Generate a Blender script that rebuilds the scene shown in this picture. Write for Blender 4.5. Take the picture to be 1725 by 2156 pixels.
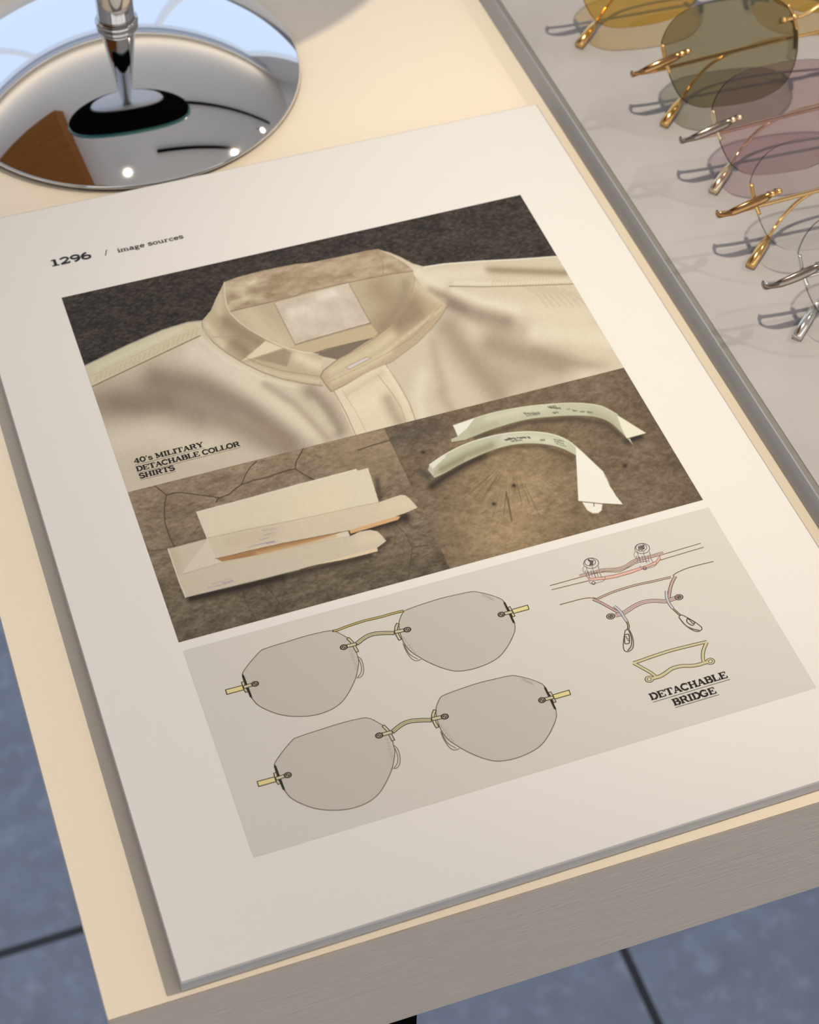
import bpy, math, random
import numpy as np
from mathutils import Matrix, Vector

random.seed(7)
for o in list(bpy.data.objects):
    bpy.data.objects.remove(o)
SC = bpy.context.scene
COL = SC.collection

# ------------------------------------------------------------------ camera
# world frame: x runs along the lower edge of the printed board, y up the board, z up; table top is z = 0
FPX, IW, IH = 3880.0, 1725.0, 2156.0
RIGHT = Vector((0.94154511, -0.33645, 0.01714))
FWD = Vector((0.22862664, 0.6007785, -0.76602549)).normalized()
RIGHT = (RIGHT - FWD * RIGHT.dot(FWD)).normalized()
DOWN = FWD.cross(RIGHT).normalized()
CAM = Vector((-0.0226, -0.2155, 0.4450))
cam_data = bpy.data.cameras.new('camera')
cam = bpy.data.objects.new('camera', cam_data)
COL.objects.link(cam)
M = Matrix.Identity(4)
for i in range(3):
    M[i][0] = RIGHT[i]; M[i][1] = -DOWN[i]; M[i][2] = -FWD[i]; M[i][3] = CAM[i]
cam.matrix_world = M
cam_data.sensor_fit = 'VERTICAL'
cam_data.sensor_height = 36.0
cam_data.sensor_width = 36.0 * IW / IH
cam_data.lens = 36.0 * FPX / IH
cam_data.clip_start = 0.01
cam_data.clip_end = 50
cam_data.dof.use_dof = True
cam_data.dof.focus_distance = 0.555
cam_data.dof.aperture_fstop = 21.0
SC.camera = cam

# ------------------------------------------------------------------ world, lights, exposure
SC.view_settings.view_transform = 'Standard'
SC.view_settings.look = 'None'
SC.view_settings.gamma = 1.0
SC.view_settings.use_curve_mapping = False
SC.view_settings.exposure = 0.2
SC.cycles.use_denoising = True
SC.cycles.max_bounces = 10
SC.cycles.transparent_max_bounces = 24
SC.cycles.caustics_reflective = False
SC.cycles.caustics_refractive = False

world = bpy.data.worlds.new('sky')
SC.world = world
world.use_nodes = True
bg = world.node_tree.nodes['Background']
bg.inputs[0].default_value = (0.55, 0.72, 1.0, 1)
bg.inputs[1].default_value = 0.6

P_KEY, P_TOP, P_SIDE, P_WIN, P_FRONT = 102.0, 84.0, 4.0, 8.6, 33.0

def aim(o, target):
    d = (Vector(target) - o.location).normalized()
    o.rotation_euler = d.to_track_quat('-Z', 'Y').to_euler()

def add_spot(name, loc, target, power, color, angle, blend, radius):
    l = bpy.data.lights.new(name, 'SPOT')
    l.energy = power; l.color = color; l.spot_size = math.radians(angle)
    l.spot_blend = blend; l.shadow_soft_size = radius
    o = bpy.data.objects.new(name, l); COL.objects.link(o)
    o.location = loc; aim(o, target)
    return o

def add_area(name, loc, target, power, color, sx, sy):
    l = bpy.data.lights.new(name, 'AREA')
    l.shape = 'RECTANGLE'; l.size = sx; l.size_y = sy; l.energy = power; l.color = color
    o = bpy.data.objects.new(name, l); COL.objects.link(o)
    o.location = loc; aim(o, target)
    return o

SPOTS = [((1.33, -0.06, 1.60), (-0.38, 0.14, 0.0), P_KEY, (1.0, 0.86, 0.68), 32, 1.0, 0.022),
         ((-0.10, -0.16, 1.60), (0.50, 0.27, 0.0), P_TOP, (1.0, 0.86, 0.66), 35, 1.0, 0.022),
         ((1.95, 0.41, 1.60), (0.35, 0.25, 0.0), P_SIDE, (1.0, 0.85, 0.66), 40, 0.6, 0.025)]
for k, s in enumerate(SPOTS):
    d = (Vector(s[1]) - Vector(s[0])).normalized()
    add_spot('spot_light', Vector(s[0]) + d * 0.008, s[1], *s[2:])
add_area('window_daylight', (0.1, 2.02, 0.55), (0.1, 0.0, 0.55), P_WIN, (0.76, 0.86, 1.0), 4.0, 1.7)
add_area('front_fill', (0.3, -2.5, 0.45), (0.3, 0.0, 0.45), P_FRONT, (1.0, 0.965, 0.94), 5.0, 2.2)  # added fill for the ceiling and front faces, no opening behind it
add_area('ceiling_fill', (0.3, 1.95, 1.50), (0.3, 1.40, 1.72), 9.5, (1.0, 0.93, 0.84), 4.5, 0.12)  # added fill to brighten the ceiling, not a known lamp

# ------------------------------------------------------------------ helpers
def lin(c):
    c = np.asarray(c, float) / 255.0
    return np.where(c <= 0.04045, c / 12.92, ((c + 0.055) / 1.055) ** 2.4)

def T(seed_xyz):
    return seed_xyz

class MB:
    """collects shapes for one mesh"""
    def __init__(s):
        s.v = []; s.f = []; s.c = []; s.smooth = []
    def add(s, vs, fs, col=None, smooth=False):
        b = len(s.v)
        s.v += [tuple(v) for v in vs]
        s.f += [tuple(i + b for i in f) for f in fs]
        s.c += [col] * len(vs)
        s.smooth += [smooth] * len(fs)
    def box(s, a, b, xf=None, bevel=0):
        (x0, y0, z0), (x1, y1, z1) = a, b
        vs = [Vector(p) for p in ((x0, y0, z0), (x1, y0, z0), (x1, y1, z0), (x0, y1, z0), (x0, y0, z1), (x1, y0, z1), (x1, y1, z1), (x0, y1, z1))]
        if xf: vs = [xf @ v for v in vs]
        s.add(vs, [(0, 3, 2, 1), (4, 5, 6, 7), (0, 1, 5, 4), (1, 2, 6, 5), (2, 3, 7, 6), (3, 0, 4, 7)])
    def lathe(s, prof, n=96, center=(0, 0, 0), xf=None):
        vs = []; fs = []
        for r, z in prof:
            for i in range(n):
                a = 2 * math.pi * i / n
                v = Vector((r * math.cos(a), r * math.sin(a), z))
                v = xf @ v if xf else v + Vector(center)
                vs.append(v)
        for j in range(len(prof) - 1):
            for i in range(n):
                k = (i + 1) % n
                fs.append((j * n + i, j * n + k, (j + 1) * n + k, (j + 1) * n + i))
        if prof[0][0] > 1e-9: fs.append(tuple(range(n - 1, -1, -1)))
        if prof[-1][0] > 1e-9: fs.append(tuple((len(prof) - 1) * n + i for i in range(n)))
        s.add(vs, fs, smooth=True)
    def tube(s, pts, r, n=10, sx=1.0, up=None):
        pts = [Vector(p) for p in pts]
        rs = r if hasattr(r, '__len__') else [r] * len(pts)
        vs = []; fs = []
        nrm = None
        for i, p in enumerate(pts):
            t = (pts[min(i + 1, len(pts) - 1)] - pts[max(i - 1, 0)]).normalized()
            if nrm is None:
                ref = Vector(up) if up else (Vector((0, 0, 1)) if abs(t.z) < 0.9 else Vector((1, 0, 0)))
                nrm = (ref - t * ref.dot(t)).normalized()
            else:
                nrm = (nrm - t * nrm.dot(t)).normalized()
            bn = t.cross(nrm)
            for k in range(n):
                a = 2 * math.pi * k / n
                vs.append(p + (nrm * math.cos(a) * sx + bn * math.sin(a)) * rs[i])
        for j in range(len(pts) - 1):
            for k in range(n):
                q = (k + 1) % n
                fs.append((j * n + k, j * n + q, (j + 1) * n + q, (j + 1) * n + k))
        fs.append(tuple(range(n - 1, -1, -1)))
        fs.append(tuple((len(pts) - 1) * n + k for k in range(n)))
        s.add(vs, fs, smooth=True)
    def build(s, name, mat, parent=None, loc=None):
        me = bpy.data.meshes.new(name)
        me.from_pydata([tuple(v) for v in s.v], [], s.f)
        me.polygons.foreach_set('use_smooth', s.smooth)
        if any(c is not None for c in s.c):
            at = me.attributes.new('ink', 'FLOAT_COLOR', 'POINT')
            arr = np.ones((len(s.v), 4), np.float32)
            arr[:, :3] = np.array([c if c is not None else (1, 1, 1) for c in s.c])
            at.data.foreach_set('color', arr.ravel())
        me.materials.append(mat)
        me.validate()
        me.update()
        o = bpy.data.objects.new(name, me)
        COL.objects.link(o)
        if parent: o.parent = parent
        if loc: o.location = loc
        return o

def bevel(o, w, seg=2, angle=40):
    m = o.modifiers.new('bevel', 'BEVEL'); m.width = w; m.segments = seg
    m.limit_method = 'ANGLE'; m.angle_limit = math.radians(angle)
    for p in o.data.polygons: p.use_smooth = True
    n = o.modifiers.new('normals', 'WEIGHTED_NORMAL'); n.keep_sharp = True
    return o

def tag(o, label, cat, group=None):
    o['label'] = label; o['category'] = cat
    if group: o['group'] = group
    return o

def struct(o):
    o['kind'] = 'structure'
    return o

def thing(name, loc, label, cat, group=None):
    o = bpy.data.objects.new(name, None)
    COL.objects.link(o); o.location = loc; o.empty_display_size = 0.02
    return tag(o, label, cat, group)

def spline(pts, n=8, closed=False):
    P = [Vector(p) for p in pts]; N = len(P); out = []
    rng = range(N) if closed else range(N - 1)
    for i in rng:
        if closed: p0, p1, p2, p3 = P[i - 1], P[i], P[(i + 1) % N], P[(i + 2) % N]
        else: p0, p1, p2, p3 = P[max(i - 1, 0)], P[i], P[i + 1], P[min(i + 2, N - 1)]
        for k in range(n):
            t = k / n
            out.append(0.5 * ((2 * p1) + (p2 - p0) * t + (2 * p0 - 5 * p1 + 4 * p2 - p3) * t * t + (3 * p1 - p0 - 3 * p2 + p3) * t ** 3))
    if not closed: out.append(P[-1])
    return out

# ------------------------------------------------------------------ materials
def new_mat(name):
    m = bpy.data.materials.new(name); m.use_nodes = True
    nt = m.node_tree
    return m, nt, nt.nodes['Principled BSDF']

def mat(name, color, rough=0.5, metal=0.0, spec=0.5, noise=None, bump=None, coat=0.0):
    """noise = (scale xyz, amount, second colour), bump = (scale xyz, strength, distance)"""
    m, nt, b = new_mat(name)
    c = tuple(float(x) for x in color)
    b.inputs['Base Color'].default_value = (*c, 1)
    b.inputs['Roughness'].default_value = rough
    b.inputs['Metallic'].default_value = metal
    b.inputs['Specular IOR Level'].default_value = spec
    b.inputs['Coat Weight'].default_value = coat
    if noise or bump:
        tc = nt.nodes.new('ShaderNodeTexCoord')
    if noise:
        mp = nt.nodes.new('ShaderNodeMapping'); mp.inputs['Scale'].default_value = noise[0]
        nz = nt.nodes.new('ShaderNodeTexNoise'); nz.inputs['Scale'].default_value = 1.0; nz.inputs['Detail'].default_value = 6
        nz.inputs['Roughness'].default_value = 0.6
        rp = nt.nodes.new('ShaderNodeValToRGB')
        rp.color_ramp.elements[0].position = 0.5 - noise[1]; rp.color_ramp.elements[1].position = 0.5 + noise[1]
        rp.color_ramp.elements[0].color = (*noise[2], 1); rp.color_ramp.elements[1].color = (*c, 1)
        nt.links.new(tc.outputs['Object'], mp.inputs[0]); nt.links.new(mp.outputs[0], nz.inputs['Vector'])
        nt.links.new(nz.outputs['Fac'], rp.inputs[0]); nt.links.new(rp.outputs[0], b.inputs['Base Color'])
    if bump:
        mp = nt.nodes.new('ShaderNodeMapping'); mp.inputs['Scale'].default_value = bump[0]
        nz = nt.nodes.new('ShaderNodeTexNoise'); nz.inputs['Scale'].default_value = 1.0; nz.inputs['Detail'].default_value = 5
        bp = nt.nodes.new('ShaderNodeBump'); bp.inputs['Strength'].default_value = bump[1]; bp.inputs['Distance'].default_value = bump[2]
        nt.links.new(tc.outputs['Object'], mp.inputs[0]); nt.links.new(mp.outputs[0], nz.inputs['Vector'])
        nt.links.new(nz.outputs['Fac'], bp.inputs['Height']); nt.links.new(bp.outputs[0], b.inputs['Normal'])
    return m

def emit_mat(name, color, strength):
    m, nt, b = new_mat(name)
    b.inputs['Base Color'].default_value = (0, 0, 0, 1)
    b.inputs['Emission Color'].default_value = (*color, 1)
    b.inputs['Emission Strength'].default_value = strength
    return m

def ink_mat(name):
    m, nt, b = new_mat(name)
    a = nt.nodes.new('ShaderNodeAttribute'); a.attribute_name = 'ink'
    nt.links.new(a.outputs['Color'], b.inputs['Base Color'])
    b.inputs['Roughness'].default_value = 0.5
    b.inputs['Specular IOR Level'].default_value = 0.25
    return m

def lens_mat(name, tint, gloss_mul=1.0):
    m = bpy.data.materials.new(name); m.use_nodes = True
    nt = m.node_tree; nt.nodes.clear()
    out = nt.nodes.new('ShaderNodeOutputMaterial')
    tr = nt.nodes.new('ShaderNodeBsdfTransparent'); tr.inputs[0].default_value = (*[float(x) ** 0.5 for x in tint], 1)
    gl = nt.nodes.new('ShaderNodeBsdfGlossy'); gl.inputs['Roughness'].default_value = 0.01
    mx = nt.nodes.new('ShaderNodeMixShader')
    mx.inputs[0].default_value = 0.045 * gloss_mul; nt.links.new(tr.outputs[0], mx.inputs[1]); nt.links.new(gl.outputs[0], mx.inputs[2])
    nt.links.new(mx.outputs[0], out.inputs['Surface'])
    return m

PAPER_SRGB = (236, 223, 203)          # how the bare white page reads; the inks are measured against it
PAPER_ALB = np.array((0.755, 0.75, 0.745))
def ink(c):
    r = lin(c) / lin(PAPER_SRGB) * PAPER_ALB
    return np.clip(r, 0.004, 0.9)

M_cream = mat('cream_table_paint', (0.90, 0.81, 0.675), 0.42, spec=0.35, noise=((14, 14, 14), 0.5, (0.865, 0.775, 0.64)), bump=((420, 420, 420), 0.25, 0.0004))
M_front = mat('brushed_grey_panel', (0.58, 0.515, 0.44), 0.6, spec=0.3, noise=((60, 400, 900), 0.42, (0.48, 0.425, 0.365)), bump=((70, 400, 1000), 0.55, 0.0007))
M_black = mat('black_metal', (0.004, 0.004, 0.004), 0.9, spec=0.0)
M_page = mat('white_board', PAPER_ALB, 0.48, spec=0.3, bump=((900, 900, 900), 0.06, 0.0001))
M_edge = mat('board_edge', (0.40, 0.40, 0.405), 0.4)
M_ink = ink_mat('printing_ink')
M_tray = mat('grey_concrete_tray', (0.49, 0.48, 0.495), 0.6, spec=0.2, noise=((30, 30, 30), 0.32, (0.40, 0.39, 0.405)))
M_rimshade = mat('rim_shade_grey', (0.235, 0.23, 0.22), 0.6, spec=0.2)  # dark colour stands in for the shade inside the tray rim
M_trayside = mat('grey_tray_rim', (0.36, 0.375, 0.41), 0.5, spec=0.4, noise=((40, 40, 40), 0.4, (0.31, 0.325, 0.36)))
M_chrome = mat('chrome', (0.86, 0.86, 0.87), 0.03, metal=1.0)
M_chrome_dark = mat('dark_chrome', (0.55, 0.53, 0.52), 0.06, metal=1.0)
M_gold = mat('gold_metal', (0.86, 0.55, 0.22), 0.16, metal=1.0)
M_browngold = mat('brown_gold_metal', (0.42, 0.24, 0.10), 0.14, metal=1.0)
M_palegold = mat('pale_gold_metal', (0.86, 0.70, 0.50), 0.16, metal=1.0)
M_silver = mat('silver_metal', (0.80, 0.78, 0.72), 0.14, metal=1.0)
M_darkmetal = mat('smoked_metal', (0.30, 0.25, 0.21), 0.2, metal=1.0)
M_pad = lens_mat('clear_silicone', (0.80, 0.80, 0.78))
M_tile = mat('grey_floor_tile', (0.45, 0.52, 0.68), 0.5, spec=0.4, noise=((38, 38, 38), 0.34, (0.29, 0.335, 0.435)))
M_ceiling = mat('grey_ceiling', (0.84, 0.77, 0.67), 0.8)
M_wall = mat('pale_plaster', (0.80, 0.79, 0.78), 0.8)
M_wood = mat('brown_wood', (0.40, 0.145, 0.025), 0.6, spec=0.2, noise=((2, 30, 30), 0.3, (0.26, 0.085, 0.014)))
M_frame = mat('white_window_frame', (0.80, 0.81, 0.83), 0.5)
M_lamp = emit_mat('lamp_glow', (1.0, 0.88, 0.70), 60.0)
M_lamppanel = emit_mat('panel_glow', (1.0, 0.95, 0.88), 1.2)
M_glassedge = mat('teal_glass_edge', (0.05, 0.22, 0.20), 0.1)
M_mirror = mat('mirror_glass', (0.9, 0.9, 0.9), 0.0, metal=1.0)
M_whitehub = mat('white_hub', (0.78, 0.80, 0.84), 0.35)
M_grout = mat('dark_grout', (0.055, 0.058, 0.062), 0.8)

# ------------------------------------------------------------------ room shell
FZ, CZ = -0.80, 1.72
X0, X1, Y0, Y1 = -2.6, 3.2, -2.6, 2.14
def box_obj(name, a, b, m, parent=None):
    mb = MB(); mb.box(a, b); return mb.build(name, m, parent)

def floor_material():
    m = M_tile; nt = m.node_tree; b = nt.nodes['Principled BSDF']
    tc = nt.nodes.new('ShaderNodeTexCoord')
    src = b.inputs['Base Color'].links[0].from_socket
    # fine pale speckles over the broad mottling
    nz = nt.nodes.new('ShaderNodeTexNoise'); nz.inputs['Scale'].default_value = 55; nz.inputs['Detail'].default_value = 2
    nt.links.new(tc.outputs['Object'], nz.inputs['Vector'])
    rp = nt.nodes.new('ShaderNodeValToRGB'); rp.color_ramp.elements[0].position = 0.52; rp.color_ramp.elements[1].position = 0.86
    nt.links.new(nz.outputs['Fac'], rp.inputs[0])
    mx = nt.nodes.new('ShaderNodeMix'); mx.data_type = 'RGBA'
    nt.links.new(rp.outputs[0], mx.inputs['Factor']); nt.links.new(src, mx.inputs['A']); mx.inputs['B'].default_value = (0.56, 0.64, 0.80, 1)
    # tile joints: 0.6 m grid
    sp = nt.nodes.new('ShaderNodeSeparateXYZ'); nt.links.new(tc.outputs['Object'], sp.inputs[0])
    def joint(sock, off):
        a = nt.nodes.new('ShaderNodeMath'); a.operation = 'SUBTRACT'; a.inputs[1].default_value = off
        nt.links.new(sock, a.inputs[0])
        p = nt.nodes.new('ShaderNodeMath'); p.operation = 'PINGPONG'; p.inputs[1].default_value = 0.30
        nt.links.new(a.outputs[0], p.inputs[0])
        l = nt.nodes.new('ShaderNodeMath'); l.operation = 'LESS_THAN'; l.inputs[1].default_value = 0.0034
        nt.links.new(p.outputs[0], l.inputs[0])
        return l.outputs[0]
    mxm = nt.nodes.new('ShaderNodeMath'); mxm.operation = 'MAXIMUM'
    nt.links.new(joint(sp.outputs['X'], 0.3567), mxm.inputs[0]); nt.links.new(joint(sp.outputs['Y'], 0.4602), mxm.inputs[1])
    m2 = nt.nodes.new('ShaderNodeMix'); m2.data_type = 'RGBA'
    nt.links.new(mxm.outputs[0], m2.inputs['Factor']); nt.links.new(mx.outputs['Result'], m2.inputs['A']); m2.inputs['B'].default_value = (0.06, 0.065, 0.075, 1)
    nt.links.new(m2.outputs['Result'], b.inputs['Base Color'])
floor_material()
struct(box_obj('floor', (X0, Y0, FZ - 0.05), (X1, Y1, FZ), M_tile))
struct(box_obj('ceiling', (X0, Y0, CZ), (X1, Y1 + 0.1, CZ + 0.05), M_ceiling))
struct(box_obj('wall_left', (X0 - 0.1, Y0, FZ), (X0, Y1, CZ), M_wall))
struct(box_obj('wall_right', (X1, Y0, FZ), (X1 + 0.1, Y1, CZ), M_wall))
struct(box_obj('wall_front', (X0, Y0 - 0.1, FZ), (X1, Y0, CZ), M_wall))
# back wall with a wide window opening
wb = MB()
WX0, WX1, WZ0, WZ1 = -2.0, 2.2, -0.35, 1.48
wb.box((X0, Y1, FZ), (WX0, Y1 + 0.1, CZ)); wb.box((WX1, Y1, FZ), (X1, Y1 + 0.1, CZ))
wb.box((WX0, Y1, FZ), (WX1, Y1 + 0.1, WZ0)); wb.box((WX0, Y1, WZ1), (WX1, Y1 + 0.1, CZ))
struct(wb.build('wall_back', M_wall))
win = MB()
for x in (WX0, -0.6, 0.8, WX1 - 0.05): win.box((x, Y1 - 0.02, WZ0), (x + 0.05, Y1 + 0.08, WZ1))
for z in (WZ0, WZ1 - 0.05): win.box((WX0, Y1 - 0.02, z), (WX1, Y1 + 0.08, z + 0.05))
struct(win.build('window_1', M_frame))
fill_bars = MB()  # made-up frame bars around the added front fill light
for x in (-2.25, -0.6, 1.1, 2.8): fill_bars.box((x, Y0, -0.68), (x + 0.06, Y0 + 0.13, 1.56))
for z in (-0.68, 1.50): fill_bars.box((-2.25, Y0, z), (2.86, Y0 + 0.13, z + 0.06))
struct(fill_bars.build('front_fill_frame', M_frame))
struct(box_obj('fill_ledge', (-2.0, 1.90, 1.44), (2.6, Y1, 1.485), M_wall))  # made-up ledge below the added ceiling fill light

# ------------------------------------------------------------------ display table
tbl = thing('display_table', (0.3, 0.4, FZ), 'cream painted display table with a grey brushed front, carrying board and tray', 'table')
def local(o, root):
    o.parent = root
    o.matrix_parent_inverse = Matrix.Translation(-Vector(root.location))
    return o
TX0, TX1, TY1 = -0.0196, 1.10, 1.0
def yfront(x): return -0.0011 - 0.0104 * (x + 0.0196)
mb = MB()
vs = []
for z in (-0.055, 0.0):
    vs += [(TX0, yfront(TX0), z), (TX1, yfront(TX1), z), (TX1, TY1, z), (TX0, TY1, z)]
mb.add(vs, [(0, 3, 2, 1), (4, 5, 6, 7), (1, 2, 6, 5), (2, 3, 7, 6), (3, 0, 4, 7)])
top = mb.build('tabletop', M_cream, None); local(top, tbl)
mb = MB()
e = 0.0002
vs = [(TX0, yfront(TX0) - e, -0.055), (TX1, yfront(TX1) - e, -0.055), (TX1, yfront(TX1) - e, -0.0004), (TX0, yfront(TX0) - e, -0.0004),
      (TX0, yfront(TX0) + 0.004, -0.055), (TX1, yfront(TX1) + 0.004, -0.055), (TX1, yfront(TX1) + 0.004, -0.0004), (TX0, yfront(TX0) + 0.004, -0.0004)]
mb.add(vs, [(0, 1, 2, 3), (4, 7, 6, 5), (0, 4, 5, 1), (2, 6, 7, 3), (1, 5, 6, 2), (0, 3, 7, 4)])
fr = mb.build('front_panel', M_front, None); local(fr, tbl)
for (x, y) in ((-0.0, -0.0022), (1.02, -0.0), (0.0, 0.90), (1.02, 0.90)):
    lg = box_obj('leg', (x, y, FZ), (x + 0.065, y + 0.06, -0.055), M_black); local(lg, tbl)

# ------------------------------------------------------------------ tray under the glasses
TRX0, TRX1, TRY0, TRY1, TRZ, TRD = 0.2296, 0.62, 0.012, 0.86, 0.0102, 0.0030
tray = thing('display_tray', (0.42, 0.43, 0.0), 'long grey display tray with a raised rim, holding the row of rimless glasses', 'tray')
mb = MB()
w = 0.0006
mb.box((TRX0, TRY0, 0), (TRX0 + w, TRY1, TRZ)); mb.box((TRX1 - w, TRY0, 0), (TRX1, TRY1, TRZ))
mb.box((TRX0 + w, TRY0, 0), (TRX1 - w, TRY0 + w, TRZ)); mb.box((TRX0 + w, TRY1 - w, 0), (TRX1 - w, TRY1, TRZ))
rim = mb.build('rim', M_trayside); local(rim, tray)
bevel(rim, 0.0002, 2)
bed = box_obj('tray_bed', (TRX0 + w, TRY0 + w, 0.0002), (TRX1 - w, TRY1 - w, 0.0027), M_rimshade); local(bed, tray)
inl = box_obj('tray_floor', (TRX0 + 0.0068, TRY0 + 0.0068, 0.0027), (TRX1 - 0.0068, TRY1 - 0.0068, TRD), M_tray); local(inl, tray)  # inset so the shade-coloured base shows as a strip beside the rim

# ------------------------------------------------------------------ printed board
BW, BH, TH = 0.2237, 0.3066, 0.0050
board = thing('printed_board', (BW / 2, BH / 2, 0.0), 'white printed board with shirt photographs and eyewear drawings, lying on the cream table', 'printed board')
mb = MB(); mb.box((0, 0, 0.0004), (BW, BH, TH))
pnl = mb.build('panel', M_page); local(pnl, board)
pnl.data.materials.append(M_edge)
for f in pnl.data.polygons: f.material_index = 0 if f.normal.z > 0.5 else 1
bv = bevel(pnl, 0.0005, 3).modifiers['bevel']; bv.material = 1

CX, CY = IW / 2, IH / 2
Rn = np.array([list(RIGHT), list(DOWN), list(FWD)])
Cn = np.array(list(CAM))
def to_page(px, py, z=TH):
    d = (px - CX) / FPX * Rn[0] + (py - CY) / FPX * Rn[1] + Rn[2]
    t = (z - Cn[2]) / d[2]
    p = Cn + d * t
    return (p[0], p[1])
def to_px(x, y, z=TH):
    d = np.stack([x - Cn[0], y - Cn[1], np.full_like(x, z - Cn[2])], -1)
    r = d @ Rn.T
    return r[..., 0] / r[..., 2] * FPX + CX, r[..., 1] / r[..., 2] * FPX + CY

# ---- small painter: fills the vertex colours of a fine grid with the printed photographs
class Painter:
    def __init__(s, x0, x1, y0, y1, step=0.00024):
        s.nx, s.ny = int((x1 - x0) / step) + 1, int((y1 - y0) / step) + 1
        gx, gy = np.meshgrid(np.linspace(x0, x1, s.nx), np.linspace(y0, y1, s.ny))
        s.gx, s.gy = gx.ravel(), gy.ravel()
        s.px, s.py = to_px(s.gx, s.gy)
        s.col = np.zeros((s.gx.size, 3))
    def fill(s, c): s.col[:] = c
    def _sel(s, pts, m):
        pts = np.array(pts, float)
        a, b = pts.min(0) - m, pts.max(0) + m
        return np.nonzero((s.px > a[0]) & (s.px < b[0]) & (s.py > a[1]) & (s.py < b[1]))[0]
    @staticmethod
    def _dist(x, y, pts, closed):
        d = np.full(x.shape, 1e9)
        n = len(pts)
        for i in range(n if closed else n - 1):
            ax, ay = pts[i]; bx, by = pts[(i + 1) % n]
            ex, ey = bx - ax, by - ay
            L = ex * ex + ey * ey + 1e-9
            t = np.clip(((x - ax) * ex + (y - ay) * ey) / L, 0, 1)
            d = np.minimum(d, (x - ax - t * ex) ** 2 + (y - ay - t * ey) ** 2)
        return np.sqrt(d)
    @staticmethod
    def _inside(x, y, pts):
        c = np.zeros(x.shape, bool); n = len(pts)
        for i in range(n):
            ax, ay = pts[i]; bx, by = pts[i - 1]
            if ay == by: continue
            c ^= ((ay > y) != (by > y)) & (x < (bx - ax) * (y - ay) / (by - ay) + ax)
        return c
    def mix(s, idx, m, c, op):
        m = (m * op)[:, None]
        s.col[idx] = s.col[idx] * (1 - m) + np.asarray(c, float) * m
    def poly(s, pts, c, op=1.0, soft=1.6, clip=None):
        i = s._sel(pts, soft + 1)
        if not len(i): return
        x, y = s.px[i], s.py[i]
        sd = s._dist(x, y, pts, True) * np.where(s._inside(x, y, pts), 1, -1)
        m = np.clip(0.5 + sd / soft, 0, 1); m = m * m * (3 - 2 * m)
        if clip is not None: m = m * s.mask(i, clip)
        s.mix(i, m, c, op)
    def mask(s, i, pts, soft=1.6):
        x, y = s.px[i], s.py[i]
        sd = s._dist(x, y, pts, True) * np.where(s._inside(x, y, pts), 1, -1)
        return np.clip(0.5 + sd / soft, 0, 1)
    def stroke(s, pts, c, w, op=1.0, soft=1.4, clip=None):
        i = s._sel(pts, w + soft + 2)
        if not len(i): return
        d = s._dist(s.px[i], s.py[i], pts, False)
        m = np.clip(0.5 + (w / 2 - d) / soft, 0, 1)
        if clip is not None: m = m * s.mask(i, clip)
        s.mix(i, m, c, op)
    def glow(s, pts, c, r, op=1.0, clip=None):
        i = s._sel(pts, 2.4 * r)
        if not len(i): return
        d = s._dist(s.px[i], s.py[i], pts, False)
        m = np.exp(-(d / r) ** 2)
        if clip is not None: m = m * s.mask(i, clip)
        s.mix(i, m, c, op)
    def noise(s, fx, fy, seed, octv=4):
        out = np.zeros(s.gx.size); a = 1.0; tot = 0
        for k in range(octv):
            out += a * s._vn(s.gx * fx * 2 ** k, s.gy * fy * 2 ** k, seed + k * 17); tot += a; a *= 0.6
        return out / tot - 0.5
    @staticmethod
    def _vn(x, y, seed):
        xi, yi = np.floor(x).astype(np.int64), np.floor(y).astype(np.int64)
        fx, fy = x - xi, y - yi
        fx = fx * fx * (3 - 2 * fx); fy = fy * fy * (3 - 2 * fy)
        def h(a, b):
            n = (a * 374761393 + b * 668265263 + seed * 974634777) & 0x7fffffff
            n = ((n ^ (n >> 13)) * 1274126177) & 0x7fffffff
            return ((n ^ (n >> 16)) & 0xffff) / 65535.0
        return (h(xi, yi) * (1 - fx) + h(xi + 1, yi) * fx) * (1 - fy) + (h(xi, yi + 1) * (1 - fx) + h(xi + 1, yi + 1) * fx) * fy
    def build(s, name, z):
        me = bpy.data.meshes.new(name)
        n = s.gx.size
        co = np.stack([s.gx, s.gy, np.full(n, z)], -1).astype(np.float32)
        me.vertices.add(n); me.vertices.foreach_set('co', co.ravel())
        r, c = np.meshgrid(np.arange(s.ny - 1), np.arange(s.nx - 1), indexing='ij')
        a = (r * s.nx + c).ravel()
        q = np.stack([a, a + 1, a + 1 + s.nx, a + s.nx], -1).astype(np.int32)
        me.loops.add(q.size); me.loops.foreach_set('vertex_index', q.ravel())
        me.polygons.add(len(q)); me.polygons.foreach_set('loop_start', np.arange(0, q.size, 4, dtype=np.int32))
        me.update(calc_edges=True)
        at = me.attributes.new('ink', 'FLOAT_COLOR', 'POINT')
        arr = np.ones((n, 4), np.float32); arr[:, :3] = ink(np.clip(s.col, 4, 250))
        at.data.foreach_set('color', arr.ravel())
        me.materials.append(M_ink)
        o = bpy.data.objects.new(name, me); COL.objects.link(o)
        return local(o, board)

def zoomer(ox, oy, k):
    return lambda *pts: [(ox + x / k, oy + y / k) for x, y in pts]
Z1 = zoomer(100, 400, 2.875); Z2 = zoomer(650, 400, 2.464); Z3 = zoomer(260, 900, 2.695); Z4 = zoomer(800, 760, 2.464)
Z5 = zoomer(440, 1220, 4.3125); Z6 = zoomer(780, 1220, 3.75); Z7 = zoomer(1120, 1100, 3.92)
def cr(pts, n=6, closed=False):
    return [(p.x, p.y) for p in spline([(a, b, 0) for a, b in pts], n, closed)]

PX0, PX1, PYT, PYM, PYB, PXM = 0.0278, 0.1978, 0.2587, 0.1657, 0.1044, 0.1128

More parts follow.
